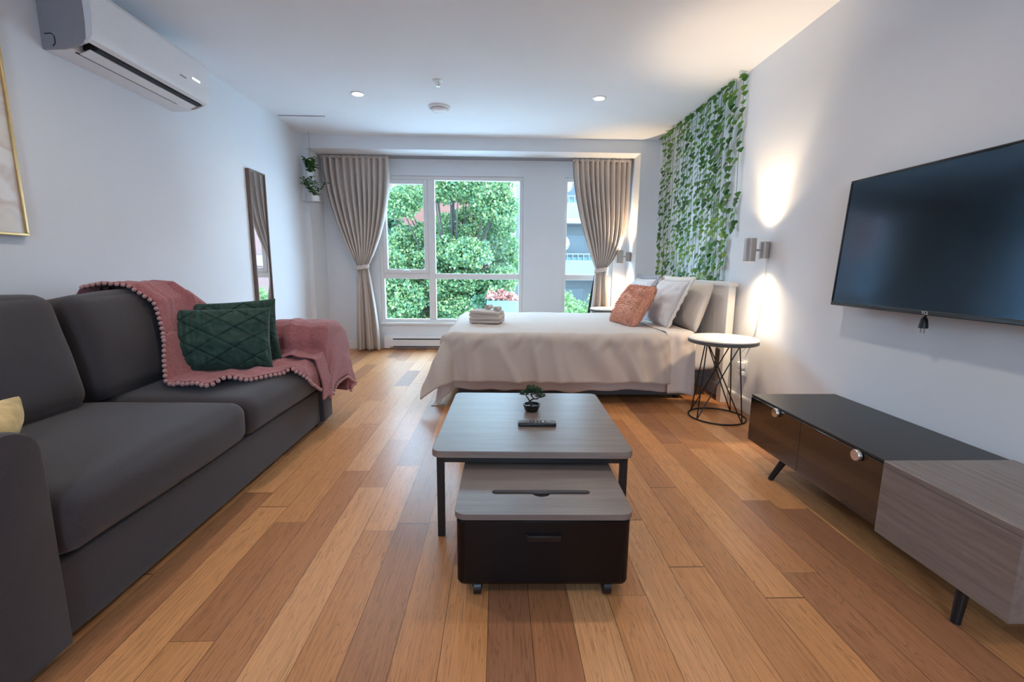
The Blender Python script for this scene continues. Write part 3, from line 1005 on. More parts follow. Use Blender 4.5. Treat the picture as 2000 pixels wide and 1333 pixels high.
NIV = 24
ords = ['first', 'second', 'third', 'fourth', 'fifth', 'sixth', 'seventh', 'eighth', 'ninth', 'tenth', 'eleventh', 'twelfth']
for i in range(NIV):
    rnd = random.Random(100 + i)
    s = i / (NIV - 1)
    y0 = 5.03 - s * 1.55 + rnd.uniform(-.012, .012)
    ztop = ZC - .01
    zbot = rnd.uniform(.86, .95) if s < .93 else (1.0 if i == NIV - 2 else 1.30)
    if i == NIV - 1:
        y0 = 3.45
    if i in (5, 13, 18):
        zbot += rnd.uniform(.05, .2)
    x = XR - .022 - rnd.uniform(0, .012)
    if i < 12:
        lab = 'green ivy garland on the wall above the bed, %s strand from the window' % ords[i]
    else:
        lab = 'green ivy garland on the wall above the bed, %s strand from the wall lamp' % ords[NIV - 1 - i]
    t = thing('ivy_garland', lab, 'ivy', (x, y0, ztop), group='ivy garlands over the headboard')
    pts = []
    n = 26
    for k in range(n + 1):
        z = ztop + (zbot - ztop) * k / n
        q = k / n
        pts.append(Vector((x + .008 * noise.noise(Vector((z * 3, i * 7.1, 0))), y0 + .030 * noise.noise(Vector((z * 1.8, i * 3.3, 5))) - q * .02, z)))
    # its loose end bends over at the ceiling
    pts = [Vector((x - .03, y0 + rnd.uniform(-.03, .03), ztop - .004))] + pts
    MB().tube(pts, .002, 5).build('stem', MT['ivystem'], t)
    mb = MB()
    z = ztop - .015
    dens = .046 if s > .55 else .052
    while z > zbot:
        q = (ztop - z) / (ztop - zbot)
        k = min(n - 1, int(q * n)) + 1
        p = pts[k].lerp(pts[min(k + 1, n + 1)], q * n - int(q * n))
        if noise.noise(Vector((z * 2.1, i * 5.7, 3))) > -.42:
            a = rnd.uniform(-1, 1)
            nr = Vector((-1, a * 1.0 - .35, rnd.uniform(-.25, .55)))
            off = Vector((-rnd.uniform(.0, .014), a * .022, 0))
            S = rnd.uniform(.034, .05) + .010 * s
            upv = Vector((0, -a * .6 + rnd.uniform(-.3, .3), 1)).normalized()
            ivy_leaf(mb, p + off, nr, upv, S, rnd)
        z -= dens * rnd.uniform(.55, 1.45)
    for k in range(2 if i < NIV - 1 else 4):
        ivy_leaf(mb, pts[0] + Vector((.012 * k - .004, rnd.uniform(-.03, .03), -.004)), Vector((-.8, -.8, .4)), Vector((.2, rnd.uniform(-.6, .6), .8)), rnd.uniform(.03, .042), rnd)
    mb.build('leaves', MT['ivy'], t, ang=60, rec=False)

# ------------------------------------------------------------------ television, its plug
TM = Matrix.Translation((1.68, 1.73, 0.83)) @ Matrix.Rotation(R(3.0), 4, 'Y')
t = thing('television', 'wide black flat television mounted on the right wall', 'television', M=TM)
hw, hh = .515, .597
mb = MB()
bz = .009
mb.box((-.012, -hw, 0), (.014, hw, .018)).box((-.012, -hw, hh - bz), (.014, hw, hh)).box((-.012, -hw, .018), (.014, -hw + bz, hh - bz)).box((-.012, hw - bz, .018), (.014, hw, hh - bz))
mb.build('bezel', MT['bezel'], t, local=True, bevel=.003)
MB().box((-.008, -hw + bz, .018), (.012, hw - bz, hh - bz)).build('screen', MT['screen'], t, local=True, smooth=False)
MB().box((.012, -.40, .06), (.045, .40, .48)).build('back_housing', MT['bezel'], t, local=True, bevel=.01)
MB().box((.045, -.12, .2), (.062, .12, .42)).build('wall_mount', MT['black'], t, local=True)
fc = bpy.data.curves.new('maker_logo', 'FONT')
fc.body = 'TCL'
fc.size = .017
fc.extrude = .0004
fc.align_x = 'CENTER'
fo = bpy.data.objects.new('maker_logo_curve', fc)
COL.objects.link(fo)
dg = bpy.context.evaluated_depsgraph_get()
me = bpy.data.meshes.new_from_object(fo.evaluated_get(dg))
bpy.data.objects.remove(fo)
me.materials.clear()
me.materials.append(MT['white_logo'])
lo_ = bpy.data.objects.new('maker_logo', me)
COL.objects.link(lo_)
lo_.parent = t
lo_.matrix_local = Matrix.Translation((-.0128, 0, .003)) @ Matrix(((0, 0, -1, 0), (-1, 0, 0, 0), (0, 1, 0, 0), (0, 0, 0, 1)))
lo_['label'] = 'small pale maker letters'
t = thing('power_plug', 'black two-pin plug dangling below the television', 'plug', (1.70, 1.765, .76))
MB().tube([(1.722, 1.765, .90), (1.715, 1.765, .845), (1.705, 1.765, .818)], .0035, 8).build('cable', MT['black'], t)
MB().lathe([(.005, .045), (.011, .036), (.015, .012), (.016, 0), (0, 0)], (1.704, 1.765, .775), 16, caps=False).build('plug_body', MT['black'], t)
for dy in (-.0085, .0085):
    MB().tube([(1.704, 1.765 + dy, .776), (1.704, 1.765 + dy, .755)], .0032, 8).build('pin', MT['chrome'], t)

# ------------------------------------------------------------------ tv stand
t = thing('tv_stand', 'low dark media stand with a grey wood end below the television', 'media stand', (1.51, 1.6, 0))
xf, xb, yn, ym, yf, z0, z1 = 1.300, 1.735, .985, 1.402, 2.225, .132, .372
MB().box((xf + .012, ym, z0), (xb, yf, z1 - .012)).build('black_cabinet', MT['espresso'], t, bevel=.002)
MB().box((xf, ym, z1 - .011), (xb, yf, z1)).build('black_top', MT['mattblack'], t, bevel=.0015)
mid = (ym + yf) / 2 + .02
for a, b_, ky in ((mid + .0003, yf - .002, 2.0), (ym + .002, mid - .0003, 1.515)):
    d = MB().box((xf - .002, a, z0), (xf + .011, b_, z1 - .013)).build('drop_door', MT['gloss'], t, bevel=.0015)
    MB().lathe([(.0, -.017), (.019, -.016), (.021, -.013), (.021, -.002), (.012, 0)], (xf - .003, ky, .345), 32, axis='x', caps=False).build('door_knob', MT['chrome'], d)
MB().box((xf - .012, yn, z0 - .012), (xb, ym - .001, z1 + .004)).build('wood_drawer_unit', MT['standwood'], t, bevel=.003)
MB().box((xf - .0125, yn + .004, z1 - .0155), (xf - .0115, ym - .004, z1 - .0148)).build('drawer_gap', MT['darkslot'], t)
for sx, sy in ((xf + .07, yf - .225), (xf + .04, yn + .155), (xb - .08, yf - .16), (xb - .08, yn + .16)):
    dx = (-.055 if sy > 1.6 else -.02) if sx < 1.5 else .03
    dy = .03 if sy > 1.6 else -.01
    MB().tube([(sx, sy, z0 + .004), (sx + dx, sy + dy, 0)], [.017, .012], 14).build('leg', MT['black'], t)

# ------------------------------------------------------------------ coffee table
t = thing('coffee_table', 'square grey walnut coffee table on a black metal frame', 'coffee table', (.135, 1.945, 0), R(-1.5))


def rrect(x0, y0, x1, y1, r, n=6):
    p = []
    for cx, cy, a0 in ((x1 - r, y1 - r, 0), (x0 + r, y1 - r, 90), (x0 + r, y0 + r, 180), (x1 - r, y0 + r, 270)):
        for k in range(n + 1):
            a = R(a0 + 90 * k / n)
            p.append((cx + r * math.cos(a), cy + r * math.sin(a)))
    return p


hw, hd = .367, .392
mb = MB().prism(rrect(-hw, -hd, hw, hd, .035), .321, .345, 'xy')
top = mb.build('table_top', MT['tablewood'], t, local=True, bevel=.002, smooth=False)
mb = MB().prism(rrect(-hw - .001, -hd - .001, hw + .001, hd + .001, .036), .3215, .3425, 'xy')
mb.build('edge_band', MT['tableedge'], t, local=True, smooth=False)
s = .013
fx, fy = hw - .03, hd - .03
mb = MB()
mb.box((-fx, -fy - s, .295), (fx, -fy + s, .321)).box((-fx, fy - s, .295), (fx, fy + s, .321))
mb.box((-fx - s, -fy - s, .295), (-fx + s, fy + s, .321)).box((fx - s, -fy - s, .295), (fx + s, fy + s, .321))
mb.build('frame_rails', MT['black'], t, local=True, bevel=.002)
for a in (-1, 1):
    for b_ in (-1, 1):
        MB().box((a * fx - s, b_ * fy - s, 0), (a * fx + s, b_ * fy + s, .3)).build('leg', MT['black'], t, local=True, bevel=.002)

# ------------------------------------------------------------------ rolling drawer chest, half under the table
t = thing('rolling_chest', 'dark chest on casters with a slotted walnut lid, half under the coffee table', 'storage chest', (.142, 1.497, 0), R(-1.0))
hw, hd = .262, .25
zb, zt = .044, .262
mb = MB().prism(rrect(-hw, -hd, hw, hd, .025), zb, zt, 'xy')
body = mb.build('chest_body', MT['espresso'], t, local=True, bevel=.012, ang=30)
front = MB().prism([(-hw + .024, zb + .012), (hw - .024, zb + .012), (hw - .024, zt - .004), (-hw + .024, zt - .004)], -hd - .0025, -hd + .004, 'xz').build('drawer_front', MT['espresso'], t, local=True, bevel=.002)
rows = []
for k in range(13):
    a = PI * k / 12
    rows.append([(-.045, -hd - .003 - .012 * math.sin(a), .205 - .014 * math.cos(a)), (.045, -hd - .003 - .012 * math.sin(a), .205 - .014 * math.cos(a))])
mb = MB().box((-.052, -hd - .012, .212), (.052, -hd - .001, .218))
mb.prism([(-hd - .002, .219), (-hd - .017, .217), (-hd - .014, .198), (-hd - .011, .200), (-hd - .013, .213), (-hd - .002, .214)], -.05, .05, 'yz')
mb.build('cup_handle', MT['black'], front, local=True, bevel=.002)
# lid with a cut tablet slot
lx, ly = hw + .006, hd + .006
sl, sw, sy, sr = .145, .0145, -.118, .032
ol = rrect(-lx, -ly, lx, ly, .035)


def slot_outline():
    p = []
    for k in range(9):
        a = R(90 + 180 * k / 8)
        p.append((-sl + sw * math.cos(a), sy + sw * math.sin(a)))
    for k in range(9):
        a = R(205 + 130 * k / 8)
        p.append((sr * math.cos(a), sy + sr * math.sin(a)))
    for k in range(9):
        a = R(-90 + 180 * k / 8)
        p.append((sl + sw * math.cos(a), sy + sw * math.sin(a)))
    return p


bm = bmesh.new()


def ring(bm, pts, z):
    vs = [bm.verts.new((x, y, z)) for x, y in pts]
    es = [bm.edges.new((vs[i], vs[(i + 1) % len(vs)])) for i in range(len(vs))]
    return vs, es


so = slot_outline()
zt0, zt1 = zt + .001, zt + .019
va, ea = ring(bm, ol, zt1)
vb, eb = ring(bm, so, zt1)
bmesh.ops.triangle_fill(bm, edges=ea + eb, use_beauty=True)
vc, ec = ring(bm, ol, zt0)
vd, ed = ring(bm, so, zt0)
for A_, B_ in ((va, vc), (vb, vd)):
    k = len(A_)
    for i in range(k):
        bm.faces.new((A_[i], A_[(i + 1) % k], B_[(i + 1) % k], B_[i]))
bmesh.ops.triangle_fill(bm, edges=ec + ed, use_beauty=True)
bmesh.ops.recalc_face_normals(bm, faces=bm.faces)
me = bpy.data.meshes.new('slotted_lid')
bm.to_mesh(me)
bm.free()
me.materials.append(MT['tablewood'])
lid = bpy.data.objects.new('slotted_lid', me)
COL.objects.link(lid)
lid.parent = t
WM[lid.name] = WM[t.name].copy()
bb = MB()
inset = [(x * .985, sy + (y - sy) * .9) for x, y in so]
bb.prism([(-sl - sw, sy - sr), (sl + sw, sy - sr), (sl + sw, sy + sw), (-sl - sw, sy + sw)], zt0 + .0005, zt0 + .004, 'xy')
bb.build('slot_liner', MT['black'], lid, local=True)
for a in (-1, 1):
    for b_ in (-1, 1):
        cx, cy = a * .20, b_ * .215
        w = MB().lathe([(.019, zb - .006), (.02, zb), (.012, zb + .002)], (cx, cy, 0), 20)
        w.box((cx - .016, cy - .012, .022), (cx + .016, cy + .02, zb - .004))
        c = w.build('caster', MT['black'], t, local=True, bevel=.002)
        MB().lathe([(.016, -.012), (.0255, -.011), (.0255, .011), (.016, .012)], (cx, cy - .006, .0255), 24, axis='x').build('wheel', MT['black'], c, local=True)

# ------------------------------------------------------------------ bonsai and remote
t = thing('bonsai', 'little artificial bonsai in a black pot on the coffee table', 'plant', (.155, 2.03, .345))
bx, by, bz_ = .155, 2.03, .345
MB().lathe([(.024, 0), (.03, .002), (.04, .03), (.041, .034), (.036, .034), (.033, .026), (0, .027)], (bx, by, bz_), 8, caps=True).build('pot', MT['potblack'], t, ang=20)
tr = [(bx, by, bz_ + .025), (bx - .012, by, bz_ + .045), (bx + .008, by, bz_ + .06), (bx - .004, by, bz_ + .075), (bx + .002, by, bz_ + .098)]
mb = MB().tube(tr, [.006, .005, .0045, .004, .002], 8)
br = [((bx - .01, by, bz_ + .048), (bx - .022, by, bz_ + .066), (bx - .03, by - .005, bz_ + .078)), ((bx + .006, by, bz_ + .058), (bx + .026, by, bz_ + .058), (bx + .036, by + .004, bz_ + .066)), ((bx - .002, by, bz_ + .078), (bx + .018, by - .004, bz_ + .086), (bx + .026, by, bz_ + .092))]
for b_ in br:
    mb.tube(b_, [.0035, .003, .0015], 6)
mb.build('trunk', MT['bonsaitrunk'], t)
mb = MB()
rnd = random.Random(4)
for cx, cz, rx, rz, n in ((bx + .0, bz_ + .105, .030, .014, 260), (bx - .033, bz_ + .083, .024, .012, 200), (bx + .038, bz_ + .070, .024, .011, 180), (bx + .028, bz_ + .095, .022, .01, 160), (bx - .012, bz_ + .094, .022, .01, 140)):
    for k in range(n):
        a, q = rnd.uniform(0, 2 * PI), math.sqrt(rnd.random())
        p = Vector((cx + rx * q * math.cos(a), by + rx * q * math.sin(a), cz + rz * rnd.uniform(-.7, 1) * (1 - q * q * .7)))
        leaf_mb(mb, p, Vector((rnd.uniform(-1, 1), rnd.uniform(-1, 1), rnd.uniform(0, 1.3))), Vector((0, 0, 1)), rnd.uniform(.007, .013), .004)
mb.build('foliage', MT['bonsai'], t, rec=False)

t = thing('remote_control', 'black television remote lying on the coffee table in front of the bonsai', 'remote control', (.163, 1.835, .345), R(-1))
MB().box((-.08, -.021, 0), (.08, .021, .016)).build('remote_body', MT['remote'], t, local=True, bevel=.005, seg=3)
for i in range(7):
    for j in range(3):
        if i == 3 and j != 1:
            continue
        x, y = -.068 + i * .0155, -.012 + j * .012
        MB().lathe([(.0045, .0155), (.0042, .0178), (0, .018)], (x, y, 0), 10, caps=False).build('button', MT['button'] if (i, j) != (6, 1) else MT['white_logo'], t, local=True)
MB().lathe([(.011, .0155), (.0105, .0172), (0, .0174)], (.05, 0, 0), 20, caps=False).build('button', MT['button'], t, local=True)

# ------------------------------------------------------------------ wire side tables
def side_table(label, x, y, rot, first=[None]):
    Mx = Matrix.Translation((x, y, 0)) @ Matrix.Rotation(rot, 4, 'Z')
    if first[0] is not None:
        return dup(first[0], Mx, label, 'round wire side tables')
    t = thing('side_table', label, 'side table', M=Mx, group='round wire side tables')
    first[0] = t
    MB().lathe([(.0, .536), (.212, .536), (.219, .540), (.219, .547), (.213, .552), (0, .552)], (0, 0, 0), 64, caps=False).build('table_top', MT['stooltop'], t, local=True, ang=50)
    MB().lathe([(.0, .517), (.212, .517), (.2185, .520), (.2185, .536), (0, .536)], (0, 0, 0), 64, caps=False).build('rim', MT['stoolrim'], t, local=True)
    c = [(.182 * math.cos(2 * PI * k / 48), .182 * math.sin(2 * PI * k / 48), .006) for k in range(48)]
    MB().tube(c, .0055, 8, closed=True).build('base_ring', MT['black'], t, local=True)
    c = [(.115 * math.cos(2 * PI * k / 48), .115 * math.sin(2 * PI * k / 48), .513) for k in range(48)]
    MB().tube(c, .004, 8, closed=True).build('top_ring', MT['black'], t, local=True)
    tp = [(-.105, -.05), (.095, -.05), (.07, .065), (-.095, .055)]
    bt = [(-.146, -.108), (.128, -.130), (.118, .139), (-.150, .103)]
    for i, j in ((0, 0), (1, 1), (2, 2), (3, 3), (0, 1), (1, 0), (2, 3), (3, 2)):
        e = .006 if i != j else 0
        MB().tube([(tp[i][0] + e, tp[i][1], .516), (bt[j][0], bt[j][1], .006)], .0042, 8).build('rod_leg', MT['black'], t, local=True)
    return t


side_table('round pale side table on black wire legs beside the media stand', 1.50, 2.965, R(-14))
side_table('round pale side table on wire legs under the right curtain, beyond the bed', 1.27, 5.19, R(30))

# ------------------------------------------------------------------ bed
BX0, BX1, BY0, BY1, BT = -.34, 1.68, 3.31, 4.82, .505
t = thing('bed', 'double bed with a white wooden headboard and a slate base against the right wall', 'bed', (.7, 4.06, 0))
rbox((BX0 + .03, BY0 + .09, .03), (1.47, BY1 - .05, .215), .012, 6).build('bed_base', MT['bedbase'], t)
rbox((BX0 + .075, BY0 + .07, .222), (BX1, BY1 - .07, BT - .016), .05, 12, puff=(0, 0, .006)).build('mattress', MT['pillow'], t, weld=True)
mb = MB().box((1.685, 3.30, .40), (1.715, 4.86, .88))
hb = mb.build('headboard_panel', MT['headboard'], t, bevel=.003)
for k in range(7):
    y = 3.5 + k * .195
    MB().box((1.6835, y - .002, .45), (1.6855, y + .002, .86)).build('panel_groove', MT['cord'], hb)
MB().box((1.672, 3.275, .878), (1.738, 4.885, .912)).build('headboard_cap', MT['headboard'], t, bevel=.005)
for y in (3.295, 4.805):
    MB().box((1.68, y, 0), (1.735, y + .06, .88)).build('headboard_post', MT['headboard'], t, bevel=.004)
for x in (BX0 + .1, 1.40):
    for y in (BY0 + .14, BY1 - .12):
        MB().tube([(x, y, .035), (x, y, 0)], [.022, .02], 12).build('bed_foot', MT['black'], t)


def drape(a0, a1, sx, ln, lf, foot, flare, cflare, Rr, top, amp, seed, zmin=.004, na=110, nb=110, inset=0.0, hemw=.012, topw=.008):
    """cloth over the bed: a runs along X from the foot end, b across; beyond the top it rolls over and hangs"""
    y0, y1 = BY0 + inset, BY1 - inset
    rows = []
    A = [a0 + (a1 - a0) * i / na for i in range(na + 1)]
    Bs = [(y0 - ln) + (y1 + lf - y0 + ln) * j / nb for j in range(nb + 1)]
    for a in A:
        row = []
        for b_ in Bs:
            dx = max(0.0, sx - a)
            dn = max(0.0, y0 - b_)
            df = max(0.0, b_ - y1)
            dy = dn if dn > 0 else df
            r = math.hypot(dx, dy)
            px, py = max(a, sx), min(max(b_, y0), y1)
            z = top + topw * noise.noise(Vector((a * 2.2, b_ * 2.2, seed))) + .004 * noise.noise(Vector((a * 9, b_ * 5, seed)))
            if r > 1e-6:
                ux, uy = -dx / r, (-dn + df) / r
                cf = 2 * dx * dy / (r * r)
                fl = flare + (cflare - flare) * cf
                q = min(r, Rr * PI / 2)
                th = q / Rr
                out, drop = Rr * math.sin(th), Rr * (1 - math.cos(th))
                rem = r - q
                if rem > 0:
                    out += rem * fl
                    drop += rem * math.sqrt(1 - fl * fl)
                sc = a if dn or df else b_
                # folds hanging from the edge, leaning a little
                lean = sc + rem * (1.3 * noise.noise(Vector((sc * 1.7, 3, seed))) - .25)
                fo = noise.noise(Vector((lean * 5.0, rem * 1.2, seed + 2))) + .55 * noise.noise(Vector((lean * 11.0, rem * 1.5, seed + 7)))
                rid = (1 - abs(noise.noise(Vector((lean * 4.2, rem * .9, seed + 11))))) ** 6
                g = min(1.0, r / .10)
                out += max(-.012, amp * g * (fo * (.30 + rem * 1.5) + (.35 + 1.2 * rem) * rid))
                wr = noise.noise(Vector((sc * 17 + r * 6, r * 9, seed + 5)))
                out += .020 * wr * math.exp(-((r - .09) / .07) ** 2) * 1.6
                drop += hemw * noise.noise(Vector((sc * 4.5, 8, seed))) * min(1, rem / .2)
                px += ux * out
                py += uy * out
                z -= drop
            row.append((px, py, max(zmin, z)))
        rows.append(row)
    return MB().grid(rows)


dv = drape(-.34 - .355, 1.255, -.33, .385, .385, 1, .13, .50, .06, BT + .022, .060, 1.0, na=150, nb=150, zmin=.03).build(
    'duvet', MT['duvet'], loc=(.5, 4.06, BT), ang=180, solid=.014)
tag(dv, 'greige duvet spread over the bed and hanging down its near side', 'duvet')
sh = drape(-.34 - .47, 1.30, -.335, .44, .44, 1, .03, .26, .05, BT + .004, .014, 6.0, na=120, nb=120, inset=.045, hemw=.03).build(
    'flat_sheet', MT['sheet'], loc=(.5, 4.06, BT - .01), ang=180, solid=.003)
tag(sh, 'white bed sheet showing below the duvet hem, its corner touching the floor', 'bed sheet')
cf = drape(1.235, 1.44, -9, .475, .30, 1, .10, .1, .055, BT + .034, .026, 9.0, na=26, nb=120, hemw=.03, inset=-.004)
cf.build('folded_end', MT['sheet'], sh, ang=180, solid=.005)


def pillow_mb(w, h, tk, n=30, pinch=.06, wr=.006, seed=0, flange=0.0, quilt=0.0, pw=.45, sag=0.0):
    """pillow standing on its lower edge: x width, z height, -y front"""
    fr, bk = [], []
    for i in range(n + 1):
        v = math.sin(PI / 2 * (2 * i / n - 1)) * .5 + .5 * (2 * i / n - 1)
        rf, rb = [], []
        for j in range(n + 1):
            u = math.sin(PI / 2 * (2 * j / n - 1)) * .5 + .5 * (2 * j / n - 1)
            x = w / 2 * u * (1 - pinch * (1 - v * v))
            z = h / 2 * v * (1 - pinch * (1 - u * u))
            e = max(0, (1 - u * u) * (1 - v * v))
            d = tk / 2 * e ** pw
            d *= 1 + sag * (-v)
            wv = wr * (noise.noise(Vector((u * 3.1, v * 3.1, seed))) + .6 * noise.noise(Vector((u * 8, v * 5, seed + 3)))) * min(1, e * 6)
            # creases running in from the rim
            cr_ = wr * 1.2 * noise.noise(Vector((u * 14, v * 2.0, seed + 8))) * min(1, e * 8) * (1 - e)
            qf = 0
            if quilt:
                for sgn in (1, -1):
                    k = (x + sgn * z * 1.6 + .02) / .165
                    dd = abs(k - round(k)) * .165
                    qf -= quilt * math.exp(-(dd / .0045) ** 2) * min(1, e * 5)
            rf.append((x, -(d + wv + cr_ + qf), z + h / 2))
            rb.append((x, d + wv * .5, z + h / 2))
        fr.append(rf)
        bk.append(rb)
    mb = MB().grid(fr).grid(bk)
    if flange:
        k = n + 1
        rim = [fr[0][j] for j in range(k)] + [fr[i][n] for i in range(1, k)] + [fr[n][j] for j in range(n - 1, -1, -1)] + [fr[i][0] for i in range(n - 1, 0, -1)]
        out = []
        for (x, y, z) in rim:
            zz = z - h / 2
            f = 1 + flange / (math.hypot(x, zz))
            out.append((x * f + 0, y + .004 * noise.noise(Vector((x * 25, zz * 25, seed))), zz * f + h / 2))
        mb.grid([rim, out], closed=True)
    return mb


def place(c, yaw, tilt, roll=0):
    return Matrix.Translation(c) @ Matrix.Rotation(R(yaw), 4, 'Z') @ Matrix.Rotation(R(-tilt), 4, 'X') @ Matrix.Rotation(R(roll), 4, 'Y')


def single(mb, name, mat, Mx, label, cat, group=None, **kw):
    o = mb.build(name, mat, local=True, **kw)
    o.matrix_world = Mx
    WM[o.name] = Mx
    tag(o, label, cat, group)
    return o


ZP = BT + .022
PG = 'pillows at the head of the bed'
o = single(pillow_mb(.66, .40, .15, seed=4), 'bed_pillow', MT['pillowwarm'], place((1.515, 3.755, ZP - .008), -90, 17), 'ivory pillow against the headboard at its near end', 'pillow', PG, weld=True, ang=180)
o = single(pillow_mb(.66, .40, .15, seed=9), 'bed_pillow', MT['pillow'], place((1.515, 4.44, ZP - .008), -90, 17), 'pale pillow against the headboard on the window side, mostly hidden', 'pillow', PG, weld=True, ang=180)
for nm, c, yw, tl, lab, sd in (('pillow_sham', (1.315, 3.81, ZP + .018), -90, 25, 'large pale grey sham with a flat flange standing in front of the ivory pillow', 2),
                               ('pillow_sham', (1.285, 4.46, ZP + .018), -90, 24, 'pale grey sham on the window side, standing behind the salmon cushion', 12)):
    t = thing(nm, lab, 'pillow', M=place(c, yw, tl), group=PG)
    pillow_mb(.60, .40, .155, seed=sd, wr=.012).build('pillow_body', MT['pillow'], t, local=True, weld=True, ang=180)
    k = 24
    rim = []
    for a, b_ in ((-1, -1), (1, -1), (1, 1), (-1, 1)):
        rim.append((a, b_))
    rows = [[], []]
    for s_ in range(4):
        (a0, b0), (a1, b1) = rim[s_], rim[(s_ + 1) % 4]
        for q in range(k):
            f = q / k
            a, b_ = a0 + (a1 - a0) * f, b0 + (b1 - b0) * f
            pin = .045 * (1 - f * f * 4 * (1 - f) ** 2)
            pi = 1 - .06 * (1 - (2 * f - 1) ** 2)
            rows[0].append((a * .30 * pi, .002, .20 + b_ * .20 * pi))
            wv = .006 * math.sin(q * 1.9 + s_)
            rows[1].append((a * .345 * (1 - .03 * (1 - (2 * f - 1) ** 2)), .004 + wv, .205 + b_ * .238 * (1 - .04 * (1 - (2 * f - 1) ** 2))))
    MB().grid(rows, closed=True).build('flange', MT['pillowwarm'] if sd == 2 else MT['flangegrey'], t, local=True, solid=.006, ang=180)

Mf = place((1.045, 3.84, ZP - .004), -78, 30, 0)
t = thing('fluffy_cushion', 'salmon faux fur cushion leaning in front of the grey shams', 'cushion', M=Mf)
pm = pillow_mb(.42, .385, .17, n=26, pinch=.05, wr=.006, seed=21, pw=.4)
pm.build('cushion_body', MT['fur'], t, local=True, weld=True, ang=180)
rnd = random.Random(11)
fb = MB()
for k in range(9000):
    q = rnd.choice(pm.f)
    p = Vector((0, 0, 0))
    ws = [rnd.random() for _ in q]
    sw_ = sum(ws)
    for i, w in zip(q, ws):
        p += Vector(pm.v[i]) * (w / sw_)
    c = Vector((0, 0, .19))
    n_ = Vector((p.x * 1.1, p.y * 3.0, (p.z - .19) * 1.1)).normalized()
    d = (n_ + Vector((noise.noise(p * 18), noise.noise(p * 18 + Vector((7, 0, 0))), noise.noise(p * 18 + Vector((0, 9, 0))) - .25)) * 1.3).normalized()
    s_ = d.cross(Vector((rnd.uniform(-1, 1), rnd.uniform(-1, 1), rnd.uniform(-1, 1)))).normalized() * .0022
    L_ = rnd.uniform(.010, .022)
    fb.add([p - s_, p + s_, p + d * L_], [(0, 1, 2)])
fo_ = fb.build('fur', MT['fur'], t, local=True, rec=False, smooth=False, props={'kind': 'stuff'})


# ------------------------------------------------------------------ towels on the bed
def folded(c, w, d, h, rot, seed, label, layers=2):
    t = thing('folded_towel', label, 'towel', M=Matrix.Translation(c) @ Matrix.Rotation(R(rot), 4, 'Z'), group='towels on the bed')
    lh = h / layers
    for k in range(layers):
        mb = rbox((-w / 2 + .004 * k, -d / 2, k * lh), (w / 2 - .003 * k, d / 2 - .005 * k, (k + 1) * lh + .002), lh * .49, 14, wob=.010, seed=seed + k)
        mb.build('towel_layer', MT['towel'], t, local=True, weld=True, ang=180)
    return t


TZ = BT + .034
folded((-.095, 3.85, TZ), .27, .20, .052, -12, 1, 'beige folded towel at the bottom of the small stack on the bed')
folded((-.10, 3.85, TZ + .054), .26, .19, .05, -14, 5, 'beige folded towel on top of another at the bed foot')


def roll(c, r, L_, rot, label):
    t = thing('rolled_towel', label, 'towel', M=Matrix.Translation(c) @ Matrix.Rotation(R(rot), 4, 'Z'), group='towels on the bed')
    rows = []
    n = 60
    for k in range(n + 1):
        a = 2 * PI * 2.6 * k / n
        rr = r * (.25 + .75 * k / n)
        rows.append([(x, rr * math.cos(a), r + rr * math.sin(a)) for x in (-L_ / 2, -L_ / 4, 0, L_ / 4, L_ / 2)])
    MB().grid(rows).build('rolled_cloth', MT['towel'], t, local=True, solid=.006, ang=180)
    return t


roll((-.085, 3.92, TZ + .104), .021, .085, 62, 'tiny rolled washcloth lying on the left of the towel stack')
roll((-.01, 3.82, TZ + .104), .018, .07, 55, 'tiny rolled washcloth lying on the right end of the towel stack')

# ------------------------------------------------------------------ sofa
SX = -1.115
t = thing('sofa', 'charcoal fabric two-seat sofa along the left wall', 'sofa', (-1.6, 1.93, 0))
rbox((-2.04, 1.075, .028), (SX, 2.785, .243), .018, 8).build('sofa_base', MT['sofa'], t, weld=True)
rbox((-2.085, 1.075, .028), (-1.86, 2.785, .70), .05, 10, puff=(.0, 0, .01)).build('sofa_back', MT['sofa'], t, weld=True)


def arm(yi, yo_b, yo_t, ztop):
    """armrest that swells outward to the top; yi: inner face"""
    rows = []
    n = 36
    xs = [-2.07, -2.068, -2.05, -1.9, -1.6, -1.3, -1.12, SX + .008, SX + .018, SX + .020]
    sc = [0.90, .96, 1, 1, 1, 1, 1, 1, .985, .95]
    sg = 1 if yo_b > yi else -1
    prof = []
    z0 = .028
    prof += [(yi, z0), (yi, .2), (yi, .40), (yi, ztop - .10)]
    r = .075
    for k in range(1, 7):
        a = R(180 - 90 * k / 6)
        prof.append((yi + sg * (r + r * math.cos(a)), ztop - r + r * math.sin(a)))
    ro = .11
    for k in range(0, 9):
        a = R(90 - 120 * k / 8)
        prof.append((yo_t + sg * (-ro + ro * math.cos(a)), ztop - .012 - ro + ro * math.sin(a)))
    prof += [(yo_b + sg * .03, .30), (yo_b, .15), (yo_b, z0)]
    cy = (yi + yo_b) / 2
    for x, s_ in zip(xs, sc):
        rows.append([(x, cy + (p[0] - cy) * s_, .32 + (p[1] - .32) * s_) for p in prof])
    mb = MB().grid(rows, closed=True)
    k = len(prof)
    mb.f.append(tuple(range(k)))
    mb.f.append(tuple((len(xs) - 1) * k + i for i in range(k)))
    mb.mi += [0, 0]
    return mb


